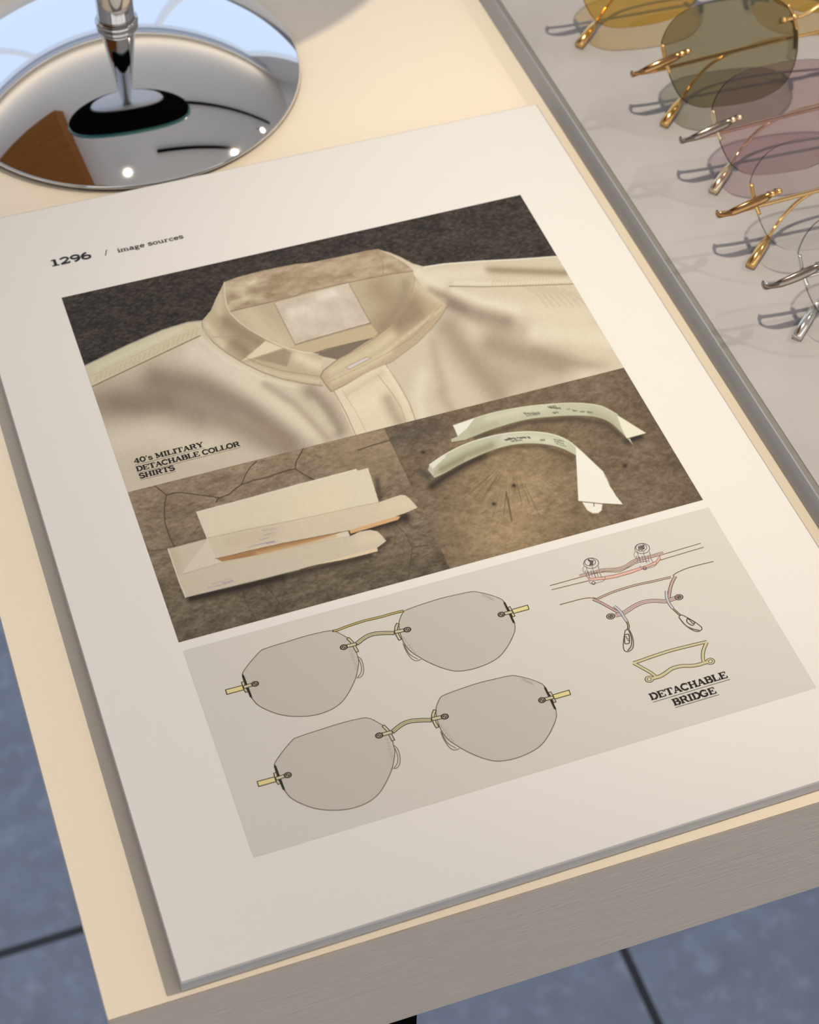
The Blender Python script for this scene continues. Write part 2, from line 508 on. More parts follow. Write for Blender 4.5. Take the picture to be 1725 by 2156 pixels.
def paint_shirt():
    p = Painter(PX0, PX1, PYM, PYT)
    n1 = p.noise(900, 1500, 3, 4); n2 = p.noise(160, 260, 9, 3)
    base = np.array((58, 48, 38.0))
    p.col[:] = base + (n1 * 78 + n2 * 26)[:, None] * np.array((1, .92, .82))
    sh = Z1((222, 1070), (480, 945), (700, 850), (850, 805), (935, 795), (990, 730), (1020, 660), (1050, 600), (1070, 560)) + \
        Z1((1150, 530), (1300, 490), (1500, 450)) + Z2((0, 380), (200, 340), (310, 314), (360, 308), (420, 325), (480, 350), (540, 382), (595, 398), (700, 383), (900, 368), (1100, 358), (1300, 344))
    body = [(150, 785)] + sh + [(1250, 535), (1400, 800), (1400, 1100), (200, 1100)]
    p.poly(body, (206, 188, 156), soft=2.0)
    C = body
    # broad folds of the cloth
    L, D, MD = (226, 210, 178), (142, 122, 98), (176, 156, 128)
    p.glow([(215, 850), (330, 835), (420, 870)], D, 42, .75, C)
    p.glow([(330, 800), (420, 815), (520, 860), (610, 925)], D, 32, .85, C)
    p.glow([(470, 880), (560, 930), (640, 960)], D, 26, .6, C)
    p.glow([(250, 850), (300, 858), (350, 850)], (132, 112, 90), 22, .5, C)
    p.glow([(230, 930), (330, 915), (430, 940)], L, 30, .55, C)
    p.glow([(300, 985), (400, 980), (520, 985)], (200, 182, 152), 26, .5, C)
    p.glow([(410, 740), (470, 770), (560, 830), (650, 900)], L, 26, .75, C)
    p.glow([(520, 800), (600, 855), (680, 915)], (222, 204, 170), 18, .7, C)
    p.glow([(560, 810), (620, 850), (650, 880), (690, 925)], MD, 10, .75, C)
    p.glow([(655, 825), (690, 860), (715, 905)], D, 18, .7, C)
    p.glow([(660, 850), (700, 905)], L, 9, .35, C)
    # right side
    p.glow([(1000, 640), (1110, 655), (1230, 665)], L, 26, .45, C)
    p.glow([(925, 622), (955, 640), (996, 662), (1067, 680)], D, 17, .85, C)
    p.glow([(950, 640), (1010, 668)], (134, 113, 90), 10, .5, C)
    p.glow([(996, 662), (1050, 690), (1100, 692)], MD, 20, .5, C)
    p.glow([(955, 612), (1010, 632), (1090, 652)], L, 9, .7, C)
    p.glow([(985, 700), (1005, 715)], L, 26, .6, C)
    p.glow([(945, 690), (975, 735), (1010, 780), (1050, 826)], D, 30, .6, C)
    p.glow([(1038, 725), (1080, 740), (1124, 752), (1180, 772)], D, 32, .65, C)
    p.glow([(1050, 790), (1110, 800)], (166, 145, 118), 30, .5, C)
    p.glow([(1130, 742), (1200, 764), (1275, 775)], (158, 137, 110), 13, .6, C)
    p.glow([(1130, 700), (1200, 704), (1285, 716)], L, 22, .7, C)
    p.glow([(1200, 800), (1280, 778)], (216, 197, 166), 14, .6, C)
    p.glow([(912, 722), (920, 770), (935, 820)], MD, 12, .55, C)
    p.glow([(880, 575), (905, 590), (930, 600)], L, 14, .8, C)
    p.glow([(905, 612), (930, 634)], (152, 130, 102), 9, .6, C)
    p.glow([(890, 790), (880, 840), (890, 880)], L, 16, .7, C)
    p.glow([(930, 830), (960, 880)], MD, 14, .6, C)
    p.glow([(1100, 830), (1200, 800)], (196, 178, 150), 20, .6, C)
    for k in range(7):
        x = 1100 + k * 14
        p.stroke([(x, 600 + k * 1.2), (x + 30, 618 + k), (x + 52, 645)], (170, 148, 116), 3.5, .28, 4, C)
    # left shoulder strip
    st = Z1((222, 1070), (480, 945), (700, 850), (850, 805), (935, 795), (925, 880), (700, 985), (500, 1080), (268, 1192))
    p.poly(st, (208, 192, 154), soft=2)
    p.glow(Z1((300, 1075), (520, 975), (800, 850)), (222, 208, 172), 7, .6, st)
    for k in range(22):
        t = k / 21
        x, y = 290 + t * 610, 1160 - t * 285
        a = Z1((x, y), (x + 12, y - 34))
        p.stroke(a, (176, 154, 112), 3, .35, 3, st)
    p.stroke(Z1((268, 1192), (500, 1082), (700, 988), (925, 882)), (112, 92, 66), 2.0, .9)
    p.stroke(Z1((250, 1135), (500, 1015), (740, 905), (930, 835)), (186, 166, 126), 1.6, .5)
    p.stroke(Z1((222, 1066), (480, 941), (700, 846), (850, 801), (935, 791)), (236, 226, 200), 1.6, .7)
    # right shoulder
    p.glow(Z2((930, 415), (1080, 420), (1330, 430)), (150, 128, 96), 8, .8, C)
    p.glow(Z2((650, 440), (800, 440), (900, 430)), L, 14, .6, C)
    p.stroke(Z2((600, 400), (700, 384), (900, 369), (1100, 359), (1285, 345)), (240, 230, 204), 2.4, .8)
    p.stroke(Z2((730, 500), (900, 503), (1100, 498), (1375, 488)), (120, 98, 68), 1.8, .9)
    p.glow(Z2((760, 482), (960, 488), (1360, 472)), L, 5, .7, C)
    for k in range(26):
        x = 950 + k * 16
        p.stroke(Z2((x, 496), (x + 12, 470)), (178, 152, 112), 1.8, .4, 2)
    # inside of the neck
    inner = Z1((1070, 560), (1150, 530), (1300, 490), (1500, 450)) + Z2((0, 380), (200, 340), (310, 314), (360, 308), (430, 340), (490, 375), (535, 410), (552, 450), (545, 500), (520, 560), (480, 640), (420, 710), (330, 780), (250, 830), (150, 880), (80, 865), (0, 845)) + \
        Z1((1640, 995), (1540, 980), (1440, 955), (1330, 905), (1230, 850), (1160, 800), (1110, 750), (1085, 700), (1075, 640))
    p.poly(inner, (188, 166, 132), soft=1.6)
    C2 = inner
    p.glow([(520, 660), (560, 700), (600, 725)], (206, 188, 150), 26, .8, C2)
    p.glow([(800, 610), (830, 640), (800, 690)], (160, 136, 104), 30, .8, C2)
    p.glow([(855, 600), (850, 640), (810, 690)], (142, 120, 92), 14, .5, C2)
    band = Z1((1070, 560), (1150, 530), (1300, 490), (1500, 450)) + Z2((0, 380), (200, 340), (310, 314), (360, 308), (430, 340), (490, 375), (535, 410), (540, 420), (400, 440), (200, 480), (0, 525)) + \
        Z1((1500, 640), (1300, 690), (1110, 735), (1085, 700), (1075, 640))
    p.poly(band, (172, 146, 114), soft=1.6)
    p.glow(Z1((1090, 600), (1180, 580), (1250, 560)), (206, 190, 152), 12, .8, band)
    p.glow(Z1((1100, 700), (1200, 660), (1300, 650)), (202, 184, 146), 8, .7, band)
    nb = p.noise(240, 420, 31, 3)
    i = p._sel(band, 1); m = p.mask(i, band)
    p.col[i] += (nb[i] * 60 * m)[:, None]
    p.glow(Z2((420, 360), (480, 395)), (198, 180, 144), 9, .6, band)
    p.glow(Z2((100, 400), (220, 375), (330, 350)), (190, 166, 132), 7, .5, band)
    p.stroke(Z1((1100, 738), (1300, 692), (1500, 642)) + Z2((0, 527), (200, 482), (400, 442), (542, 421)), (128, 104, 76), 1.6, .9)
    p.stroke(Z2((352, 312), (384, 372), (388, 440)), (138, 112, 82), 1.5, .6)
    # lower yoke line and dark gap
    p.poly([(600, 734), (650, 722), (782, 684), (796, 702), (776, 716), (690, 742), (650, 750), (622, 746)], (194, 170, 130), soft=2, clip=inner)
    p.poly(Z2((20, 852), (120, 822), (325, 772), (270, 808), (210, 848), (150, 880), (80, 866)), (124, 108, 88), soft=2)
    p.stroke(Z2((20, 850), (100, 824), (330, 770)), (90, 72, 52), 1.6, .8)
    # sewn label
    lab = Z1((1375, 690), (1725, 592)) + Z2((210, 485), (320, 690), (0, 782)) + Z1((1500, 938))
    p.poly(lab, (203, 184, 156), soft=1.4)
    p.glow(Z1((1480, 740), (1560, 720), (1650, 740)), (222, 206, 180), 12, .8, lab)
    p.glow(Z2((60, 560), (120, 540)), (222, 208, 184), 12, .8, lab)
    p.glow(Z2((60, 640), (180, 620)), (214, 198, 172), 20, .7, lab)
    nl = p.noise(220, 160, 77, 3); i = p._sel(lab, 1); p.col[i] += (nl[i] * 30 * p.mask(i, lab))[:, None]
    p.stroke(Z1((1375, 690), (1500, 938)), (142, 120, 92), 1.8, .8)
    p.stroke(Z1((1500, 938)) + Z2((0, 782), (322, 690)), (120, 98, 72), 1.8, .9)
    p.stroke(Z2((208, 484), (322, 692)), (128, 106, 78), 1.6, .7)
    p.stroke(Z1((1375, 690), (1725, 592)) + Z2((210, 485)), (222, 206, 176), 1.2, .7)
    # left stand of the collar
    stand = Z1((935, 795), (990, 730), (1020, 660), (1050, 600), (1070, 560), (1075, 640), (1085, 700), (1110, 750), (1160, 800), (1230, 850), (1330, 905), (1440, 955), (1540, 980), (1640, 995)) + Z2((0, 845), (70, 862), (62, 940), (68, 985)) + \
        Z1((1660, 1185), (1540, 1170), (1420, 1145), (1300, 1105), (1180, 1045), (1080, 985), (1010, 930), (960, 880), (935, 840))
    p.poly(stand, (190, 168, 132), soft=1.6)
    C3 = stand
    p.glow(Z1((1090, 800), (1180, 860), (1280, 920)), (150, 126, 98), 17, .85, C3)
    p.glow(Z1((1140, 930), (1200, 980)), (146, 122, 94), 16, .8, C3)
    p.glow(Z1((960, 810), (1010, 880), (1060, 940)), (214, 196, 160), 9, .8, C3)
    p.glow(Z1((1040, 640), (1040, 740)), (204, 188, 150), 8, .7, C3)
    p.poly(Z1((1175, 1037), (1320, 915), (1425, 958), (1265, 1012)), (226, 206, 166), .95, 3)
    p.poly(Z1((1250, 1020), (1430, 962), (1480, 985), (1450, 1070)), (160, 136, 106), .85, 6)
    p.glow(Z1((1520, 1010), (1600, 1050), (1640, 1060)), (224, 206, 168), 14, .9, C3)
    p.glow(Z1((1200, 1050), (1400, 1120), (1640, 1160)), (210, 192, 156), 6, .7, C3)
    p.stroke(Z1((1190, 1010), (1300, 1060), (1420, 1095), (1650, 1130)), (150, 124, 92), 1.5, .6)
    p.stroke(Z1((935, 800), (940, 840), (965, 880), (1010, 930), (1080, 985), (1180, 1045), (1300, 1105), (1420, 1145), (1540, 1170), (1665, 1187)), (136, 112, 82), 2.0, .7, 2.2)
    p.glow(Z1((930, 900), (1080, 1030), (1300, 1140), (1500, 1190)), (232, 216, 182), 5, .5, C)
    p.stroke(Z1((930, 830), (1000, 930), (1090, 1000), (1190, 1062), (1310, 1118)), (228, 212, 176), 2.0, .55)
    p.stroke(Z1((1070, 560), (1075, 640), (1085, 700), (1110, 750), (1160, 800), (1230, 850), (1330, 905), (1440, 955), (1540, 980), (1640, 995)), (232, 218, 186), 1.8, .8)
    p.stroke(Z1((1000, 890), (1180, 885)), (134, 110, 82), 1.3, .35)
    # right stand of the collar
    rs = Z2((552, 450), (545, 500), (520, 560), (480, 640), (420, 710), (330, 780), (250, 830), (150, 880), (70, 940), (60, 970), (80, 1000), (115, 1045), (180, 1020), (300, 950), (440, 882), (560, 790), (640, 710), (690, 650), (720, 600), (660, 560), (590, 500))
    p.poly(rs, (186, 162, 126), soft=2)
    C4 = rs
    p.glow(Z2((540, 600), (470, 690), (560, 640)), (146, 122, 94), 22, .85, C4)
    p.glow(Z2((430, 760), (330, 830), (220, 890), (120, 940)), (214, 194, 154), 12, .8, C4)
    p.glow(Z2((130, 990), (280, 920), (420, 840)), (218, 198, 158), 9, .7, C4)
    for k in range(9):
        t = k / 8
        x, y = 690 - t * 270, 640 + t * 210
        p.glow(Z2((x - 30, y - 4), (x, y - 26)), (216, 194, 156), 4, .55, C4)
    p.glow(Z2((560, 490), (620, 540), (690, 580)), (212, 194, 158), 10, .6, C)
    p.stroke(Z2((720, 602), (690, 655), (640, 716), (560, 796), (440, 886), (300, 955), (180, 1018), (118, 1047)), (138, 113, 82), 2.0, .7, 2.2)
    p.stroke(Z2((690, 596), (610, 690), (540, 764), (420, 840), (280, 915), (100, 1000)), (156, 130, 96), 1.4, .6)
    p.stroke(Z2((552, 450), (545, 500), (520, 560), (480, 640), (420, 710), (330, 780), (250, 830), (150, 880)), (150, 126, 96), 1.4, .7)
    p.stroke(Z2((150, 880), (75, 938), (62, 968), (82, 1002), (116, 1046)), (130, 105, 75), 2.0, .75, 2.2)
    p.poly(Z2((196, 918), (300, 870), (322, 872), (214, 930)), (206, 196, 182), .9, 2)
    p.stroke(Z2((190, 920), (300, 868), (325, 872), (212, 932), (190, 920)), (150, 124, 96), 1.2, .7)
    # placket below the collar
    pl = Z2((130, 1045), (180, 1020), (300, 950), (400, 905), (470, 1010), (520, 1100), (555, 1200), (250, 1300))
    p.poly(pl, (222, 203, 168), soft=2)
    C5 = pl
    p.glow(Z2((410, 1090), (440, 1150), (470, 1200)), (168, 146, 116), 14, .7, C5)
    p.glow(Z2((200, 1060), (380, 950)), (206, 182, 144), 7, .6, C5)
    p.glow(Z2((250, 1130), (330, 1100)), (232, 214, 180), 20, .5, C5)
    p.stroke(Z2((132, 1045), (190, 1150), (248, 1280)), (140, 116, 86), 2, .7)
    p.stroke(Z2((175, 1040), (245, 1150), (300, 1258)), (186, 162, 126), 1.5, .7)
    p.stroke(Z2((360, 960), (430, 1050), (480, 1130), (505, 1210)), (160, 136, 104), 1.6, .7)
    p.stroke(Z2((400, 905), (470, 1010), (520, 1100), (555, 1195)), (146, 122, 92), 1.8, .75)
    p.glow(Z2((410, 930), (450, 1010), (500, 1100)), (230, 212, 178), 4, .6, C)
    # weave
    nw = p.noise(1500, 1500, 55, 2)
    p.col += (nw * 9)[:, None]
    return p

def paint_flat_collars():
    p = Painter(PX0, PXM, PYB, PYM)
    n1 = p.noise(420, 700, 4, 5); n2 = p.noise(90, 130, 8, 3); n3 = p.noise(1100, 1700, 12, 3)
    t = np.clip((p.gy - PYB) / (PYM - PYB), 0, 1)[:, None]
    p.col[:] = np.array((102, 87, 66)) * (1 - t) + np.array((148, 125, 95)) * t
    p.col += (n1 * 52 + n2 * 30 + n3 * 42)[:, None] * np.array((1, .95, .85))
    p.glow(Z3((1300, 110), (1400, 180)), (156, 130, 98), 60, .4)
    ck = (54, 42, 30)
    for c in (((175, 330), (215, 360), (245, 385), (235, 430), (232, 480), (235, 540), (262, 620), (290, 680)), ((245, 385), (285, 372), (330, 370), (390, 378), (440, 385), (500, 392), (545, 402), (600, 380), (640, 345), (670, 325), (740, 300), (800, 288), (870, 265), (930, 245), (975, 235), (1020, 265), (1085, 300)),
              ((670, 325), (690, 275), (720, 225), (755, 195)), ((975, 235), (980, 195), (1000, 160), (1020, 120)), ((540, 400), (525, 425)), ((1330, 130), (1420, 100), (1515, 72))):
        p.stroke(Z3(*c), ck, 1.9, .85, 1.6)
    for c in (((680, 915), (690, 980), (720, 1040), (755, 1095)), ((800, 890), (860, 960), (930, 1055)), ((1530, 540), (1600, 600), (1640, 680), (1630, 760), (1615, 860)), ((1640, 680), (1725, 668)), ((160, 700), (250, 690)), ((400, 600), (430, 560))):
        p.stroke(Z3(*c), ck, 1.6, .5, 2)
    # shadows beneath the cloth
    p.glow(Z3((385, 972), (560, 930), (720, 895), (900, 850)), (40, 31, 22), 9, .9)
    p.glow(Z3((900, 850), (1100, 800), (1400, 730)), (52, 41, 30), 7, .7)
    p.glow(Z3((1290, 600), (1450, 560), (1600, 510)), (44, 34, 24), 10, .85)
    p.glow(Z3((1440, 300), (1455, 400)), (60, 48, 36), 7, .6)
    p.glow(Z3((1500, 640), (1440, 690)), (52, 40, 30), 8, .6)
    # layers under
    p.poly(Z3((1280, 582), (1540, 505), (1572, 505), (1560, 524), (1290, 604)), (214, 166, 112), soft=2)
    p.poly(Z3((980, 800), (1370, 690), (1440, 682), (1444, 704), (1250, 752)), (226, 200, 160), soft=2)
    p.stroke(Z3((980, 806), (1250, 754), (1444, 706)), (90, 68, 46), 1.6, .8)
    # lower collar
    B = Z3((253, 690), (475, 632), (700, 640), (1000, 600), (1275, 588), (1286, 618), (1340, 592), (1400, 582), (1440, 590), (1470, 618), (1492, 645), (1445, 680), (1370, 702), (1000, 805), (700, 880), (352, 964), (318, 880))
    p.poly(B, (206, 188, 156), soft=1.6)
    p.glow(Z3((280, 720), (300, 800)), (196, 172, 134), 12, .6, B)
    p.poly(Z3((330, 830), (560, 766), (900, 690), (1286, 618), (1275, 588), (1000, 620), (700, 660), (475, 640)), (220, 202, 170), .8, 3, B)
    p.stroke(Z3((318, 838), (560, 768), (900, 690), (1290, 616)), (178, 158, 124), 1.4, .6)
    p.glow(Z3((1350, 640), (1440, 620)), (224, 202, 166), 16, .7, B)
    # the opening between the two collars
    p.poly(Z3((525, 744), (700, 700), (900, 655), (1100, 612), (1280, 582), (1100, 640), (900, 690), (720, 732), (560, 762)), (168, 124, 76), soft=2)
    p.stroke(Z3((525, 744), (700, 702), (900, 657), (1280, 584)), (84, 58, 34), 2.2, .8)
    p.glow(Z3((760, 715), (1000, 665), (1200, 615)), (206, 164, 114), 4, .7)
    # upper collar
    A = Z3((415, 480), (700, 405), (1000, 322), (1320, 238), (1332, 245), (1388, 230), (1408, 290), (1450, 425), (1500, 408), (1575, 383), (1600, 387), (1622, 402), (1670, 455), (1610, 482), (1540, 507), (1280, 584), (900, 657), (700, 702), (527, 744), (500, 680), (476, 632))
    p.poly(A, (222, 204, 170), soft=1.6)
    p.poly(Z3((478, 632), (700, 578), (900, 540), (1200, 480), (1452, 425), (1500, 408), (1575, 383), (1622, 402), (1670, 455), (1540, 507), (1280, 584), (900, 657), (527, 744)), (210, 190, 156), .8, 2, A)
    p.glow(Z3((600, 650), (850, 600)), (202, 182, 150), 18, .6, A)
    p.glow(Z3((1000, 450), (1200, 400)), (228, 206, 166), 30, .6, A)
    p.glow(Z3((1500, 450), (1620, 430)), (224, 200, 164), 14, .6, A)
    p.stroke(Z3((478, 628), (700, 580), (900, 541), (1100, 500), (1300, 455), (1452, 425)), (168, 146, 110), 1.5, .6)
    p.stroke(Z3((415, 480), (700, 405), (1000, 322), (1320, 238)), (240, 228, 206), 1.8, .7)
    p.stroke(Z3((415, 480), (476, 632)), (238, 226, 206), 1.8, .7)
    p.stroke(Z3((253, 690), (318, 880), (352, 964)), (240, 228, 208), 2.0, .8)
    p.stroke(Z3((352, 964), (700, 882), (1000, 806)), (236, 222, 196), 1.4, .6)
    # faded violet stamps
    r = random.Random(5)
    for (x0, y0, x1, y1) in ((705, 682, 860, 645), (740, 672, 850, 650), (770, 640, 830, 628), (790, 586, 860, 575), (800, 612, 850, 600), (480, 914, 600, 885), (560, 884, 628, 868), (575, 866, 610, 858), (500, 890, 560, 876)):
        x = x0
        while x < x1:
            yy = y0 + (y1 - y0) * (x - x0) / (x1 - x0)
            p.stroke(Z3((x, yy - 3 + r.random() * 3), (x + 6 + 8 * r.random(), yy - 5 + 4 * r.random())), (156, 134, 150), 1.6 + r.random(), .25 + .25 * r.random(), 1.6)
            x += 10 + 8 * r.random()
    p.stroke(Z3((815, 658), (858, 649)), (146, 122, 150), 3, .5, 2)
    p.stroke(Z3((565, 884), (624, 872)), (152, 130, 154), 3, .4, 2)
    nw = p.noise(1500, 1500, 55, 2); p.col += (nw * 7)[:, None]
    return p

def paint_curved_collars():
    p = Painter(PXM, PX1, PYB, PYM)
    n1 = p.noise(420, 600, 24, 5); n2 = p.noise(70, 110, 28, 3); n3 = p.noise(1200, 1500, 32, 3)
    p.fill((116, 96, 71))
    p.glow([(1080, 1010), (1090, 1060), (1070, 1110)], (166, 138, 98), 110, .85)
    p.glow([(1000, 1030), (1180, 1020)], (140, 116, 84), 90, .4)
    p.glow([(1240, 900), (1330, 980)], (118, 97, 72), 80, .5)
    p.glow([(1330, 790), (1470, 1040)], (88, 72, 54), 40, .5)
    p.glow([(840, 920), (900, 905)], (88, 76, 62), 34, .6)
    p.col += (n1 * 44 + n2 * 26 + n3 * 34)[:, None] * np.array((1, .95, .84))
    r = random.Random(11)
    for k in range(60):      # radiating scratches in the worn floor
        a = math.radians(-60 + 120 * r.random()); d0 = 30 + 60 * r.random(); d1 = d0 + 20 + 60 * r.random()
        cx, cy = 1075, 960
        p.stroke([(cx + math.sin(a) * d0 * .9, cy + math.cos(a) * d0), (cx + math.sin(a) * d1 * .9, cy + math.cos(a) * d1)], (168, 142, 104) if r.random() < .6 else (92, 74, 52), 1.4, .35, 1.6)
    p.stroke(Z4((655, 680), (668, 740), (685, 830)), (76, 58, 38), 2.6, .7, 2.4)
    p.stroke(Z4((770, 550), (830, 590), (885, 640)), (160, 134, 98), 1.2, .6)
    for (x, y) in ((222, 474), (694, 647), (1270, 543), (900, 420), (590, 742)):
        p.glow(Z4((x, y), (x + 4, y)), (40, 32, 24), 4, .8)
    for c in (((150, 900), (178, 970), (160, 1060), (140, 1140)), ((178, 970), (300, 938))):
        p.stroke(Z4(*c), (62, 50, 36), 1.8, .55, 2)
    # upper band
    p.glow(Z4((1290, 412), (1350, 392)), (36, 30, 24), 7, .85)
    p.glow(Z4((500, 400), (760, 318), (1020, 300), (1180, 330), (1290, 430)), (70, 57, 42), 6, .6)
    top = cr(Z4((380, 336), (490, 298), (600, 266), (750, 238), (900, 223), (1030, 219), (1130, 230), (1180, 248), (1232, 278)), 4)
    low = cr(Z4((1318, 442), (1285, 405), (1240, 360), (1190, 318), (1120, 292), (1020, 285), (900, 290), (760, 306), (600, 350), (480, 396), (430, 415), (372, 424)), 4)
    a1 = top + low + Z4((370, 406), (404, 392))
    p.poly(a1, (188, 181, 148), soft=1.6)
    p.glow(Z4((560, 300), (760, 252), (900, 236)), (206, 198, 164), 8, .8, a1)
    p.glow(Z4((1100, 270), (1180, 300), (1270, 390)), (168, 160, 126), 8, .7, a1)
    p.glow(Z4((480, 370), (600, 330)), (170, 162, 126), 8, .6, a1)
    p.stroke(top, (228, 220, 186), 1.6, .8)
    p.stroke(low, (116, 102, 68), 1.6, .7)
    p.poly(Z4((382, 336), (492, 298), (452, 350), (405, 390)), (232, 222, 200), soft=1.6)
    p.poly(Z4((1230, 280), (1384, 376), (1282, 404), (1256, 352)), (230, 218, 188), soft=1.6)
    p.stroke(Z4((1384, 376), (1282, 404)), (84, 68, 48), 1.5, .8)
    p.stroke(Z4((372, 424), (432, 414)), (88, 74, 52), 2, .7)
    # lower band
    p.glow(Z4((270, 650), (340, 600), (440, 540), (540, 492)), (52, 41, 30), 9, .85)
    p.glow(Z4((540, 492), (680, 446), (830, 440), (1000, 500)), (84, 68, 48), 5, .6)
    p.glow(Z4((225, 580), (250, 600)), (70, 64, 54), 8, .7)
    top2 = cr(Z4((258, 540), (330, 490), (450, 430), (600, 386), (740, 368), (850, 373), (930, 392), (985, 420), (1015, 445)), 4)
    low2 = cr(Z4((1018, 492), (960, 462), (900, 442), (820, 431), (730, 432), (640, 448), (540, 482), (430, 532), (340, 582), (285, 608)), 4)
    a2 = top2 + low2 + Z4((250, 566))
    p.poly(a2, (192, 185, 152), soft=1.6)
    p.glow(Z4((320, 560), (450, 490), (580, 440)), (146, 138, 104), 9, .8, a2)
    p.glow(Z4((650, 400), (800, 400), (950, 430)), (212, 204, 172), 9, .7, a2)
    p.stroke(top2, (232, 226, 196), 2.2, .85)
    p.stroke(low2, (100, 86, 56), 1.6, .8)
    p.poly(Z4((255, 538), (330, 488), (345, 494), (275, 560)), (226, 216, 190), soft=1.6)
    for k in range(16):
        x = 280 + k * 10
        p.stroke(Z4((x, 596 - k * 4), (x + 8, 570 - k * 5)), (112, 98, 66), 1.2, .5)
    # turned end with the buttonhole tab
    tab = Z4((1048, 730), (1156, 742), (1152, 775), (1135, 790), (1105, 792), (1075, 775))
    p.poly(tab, (236, 224, 200), soft=1.6)
    p.stroke(tab + tab[:1], (150, 128, 98), 1.3, .7)
    p.stroke(Z4((1110, 738), (1112, 754)), (60, 46, 34), 1.5, .9)
    flap = Z4((1015, 440), (1060, 480), (1110, 528), (1160, 575), (1180, 610), (1195, 650), (1225, 700), (1264, 747), (1150, 740), (1030, 728), (1024, 600))
    p.poly(flap, (236, 225, 202), soft=1.6)
    p.stroke(Z4((1030, 729), (1150, 741), (1264, 747)), (92, 74, 52), 1.7, .85)
    p.stroke(Z4((1160, 575), (1195, 650), (1264, 747)), (120, 100, 74), 1.2, .6)
    # dark stamped marks, not readable
    for (x0, y0, x1, y1, d) in ((745, 274, 828, 270, .6), (760, 284, 820, 276, .5), (872, 243, 932, 246, .85), (880, 236, 915, 234, .6), (898, 270, 922, 269, .8), (970, 250, 990, 252, .4), (1000, 258, 1022, 260, .6), (1040, 264, 1058, 264, .6), (1075, 266, 1098, 270, .6),
                               (648, 410, 672, 406, .9), (668, 404, 775, 397, .95), (680, 416, 730, 410, .7), (832, 413, 856, 409, .7), (902, 408, 950, 418, .5), (906, 418, 956, 432, .5), (912, 430, 960, 444, .4)):
        x = x0
        while x < x1:
            yy = y0 + (y1 - y0) * (x - x0) / max(x1 - x0, 1)
            p.stroke(Z4((x, yy - 5 * r.random()), (x + 5 + 6 * r.random(), yy + 4 * r.random())), (66, 62, 50), 1.8, d, 1.4)
            x += 7 + 4 * r.random()
    return p

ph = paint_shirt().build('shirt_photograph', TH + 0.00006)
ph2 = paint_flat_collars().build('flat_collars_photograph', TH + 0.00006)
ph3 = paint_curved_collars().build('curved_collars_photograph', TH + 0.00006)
ph['label'] = 'printed photograph of a cream collarless shirt on dark ground'
ph2['label'] = 'printed photograph of two flat cream collars on cracked concrete'
ph3['label'] = 'printed photograph of two curved collar bands on a worn brown floor'

# ---- vector inks: flat printed strokes lying on the page
class Ink:
    """every stroke is laid a hair above the strokes it crosses"""
    STEP = 0.0000013
    def __init__(s, z0): s.m = MB(); s.z = z0; s.boxes = []
    def layer(s, pts, w):
        xs = [p[0] for p in pts]; ys = [p[1] for p in pts]
        b = (min(xs) - w, min(ys) - w, max(xs) + w, max(ys) + w)
        z = s.z
        for q, zq in s.boxes:
            if zq >= z and q[0] < b[2] and q[2] > b[0] and q[1] < b[3] and q[3] > b[1]: z = zq + s.STEP
        s.boxes.append((b, z))
        return z
    def fill(s, pts, c):
        z = s.layer(pts, 0); col = tuple(ink(c))
        s.m.add([(x, y, z) for x, y in pts], [tuple(range(len(pts)))], col)
    def line(s, pts, w, c, closed=False):
        col = tuple(ink(c)); h = w / 2
        P = []
        for p in pts:
            v = Vector(p)
            if not P or (v - P[-1]).length > 1e-7: P.append(v)
        if closed and (P[0] - P[-1]).length < 1e-7: P.pop()
        z = s.layer(pts, h); n = len(P)
        L, R = [], []
        for i in range(n):
            a = P[i - 1] if (i > 0 or closed) else None
            b = P[(i + 1) % n] if (i < n - 1 or closed) else None
            d1 = (P[i] - a).normalized() if a is not None else None
            d2 = (b - P[i]).normalized() if b is not None else None
            if d1 is None: d1 = d2
            if d2 is None: d2 = d1
            n1 = Vector((-d1.y, d1.x)); n2 = Vector((-d2.y, d2.x))
            m = n1 + n2
            m = n1 if m.length < 1e-4 else m.normalized()
            k = h / max(0.55, m.dot(n1))
            L.append(P[i] + m * k); R.append(P[i] - m * k)
        vs = [(v.x, v.y, z) for v in L] + [(v.x, v.y, z) for v in R]
        fs = [(i, n + i, n + (i + 1) % n, (i + 1) % n) for i in range(n if closed else n - 1)]
        s.m.add(vs, fs, col)
    def build(s, name, parent):
        o = s.m.build(name, M_ink)
        o.parent = parent
        if parent is board: o.matrix_parent_inverse = Matrix.Translation(-Vector(board.location))
        return o
pgl = lambda pts: [to_page(*q) for q in pts]

# the pale drawing field
fld = Ink(TH + 0.00004)
fld.fill([(0.0282, 0.0288), (0.1981, 0.0288), (0.1981, 0.1011), (0.0282, 0.1011)], (216, 204, 183))
field = fld.build('drawing_panel', board)
field['label'] = 'pale grey printed panel with line drawings of rimless glasses'

U = 0.000162          # one photo pixel on the page, roughly
LN = (66, 54, 34); GOLD = (204, 188, 142); LINE = (104, 88, 56)
def circ(c, r, n=20, sy=1.0): return [(c[0] + r * math.cos(2 * math.pi * k / n), c[1] + r * sy * math.sin(2 * math.pi * k / n)) for k in range(n)]

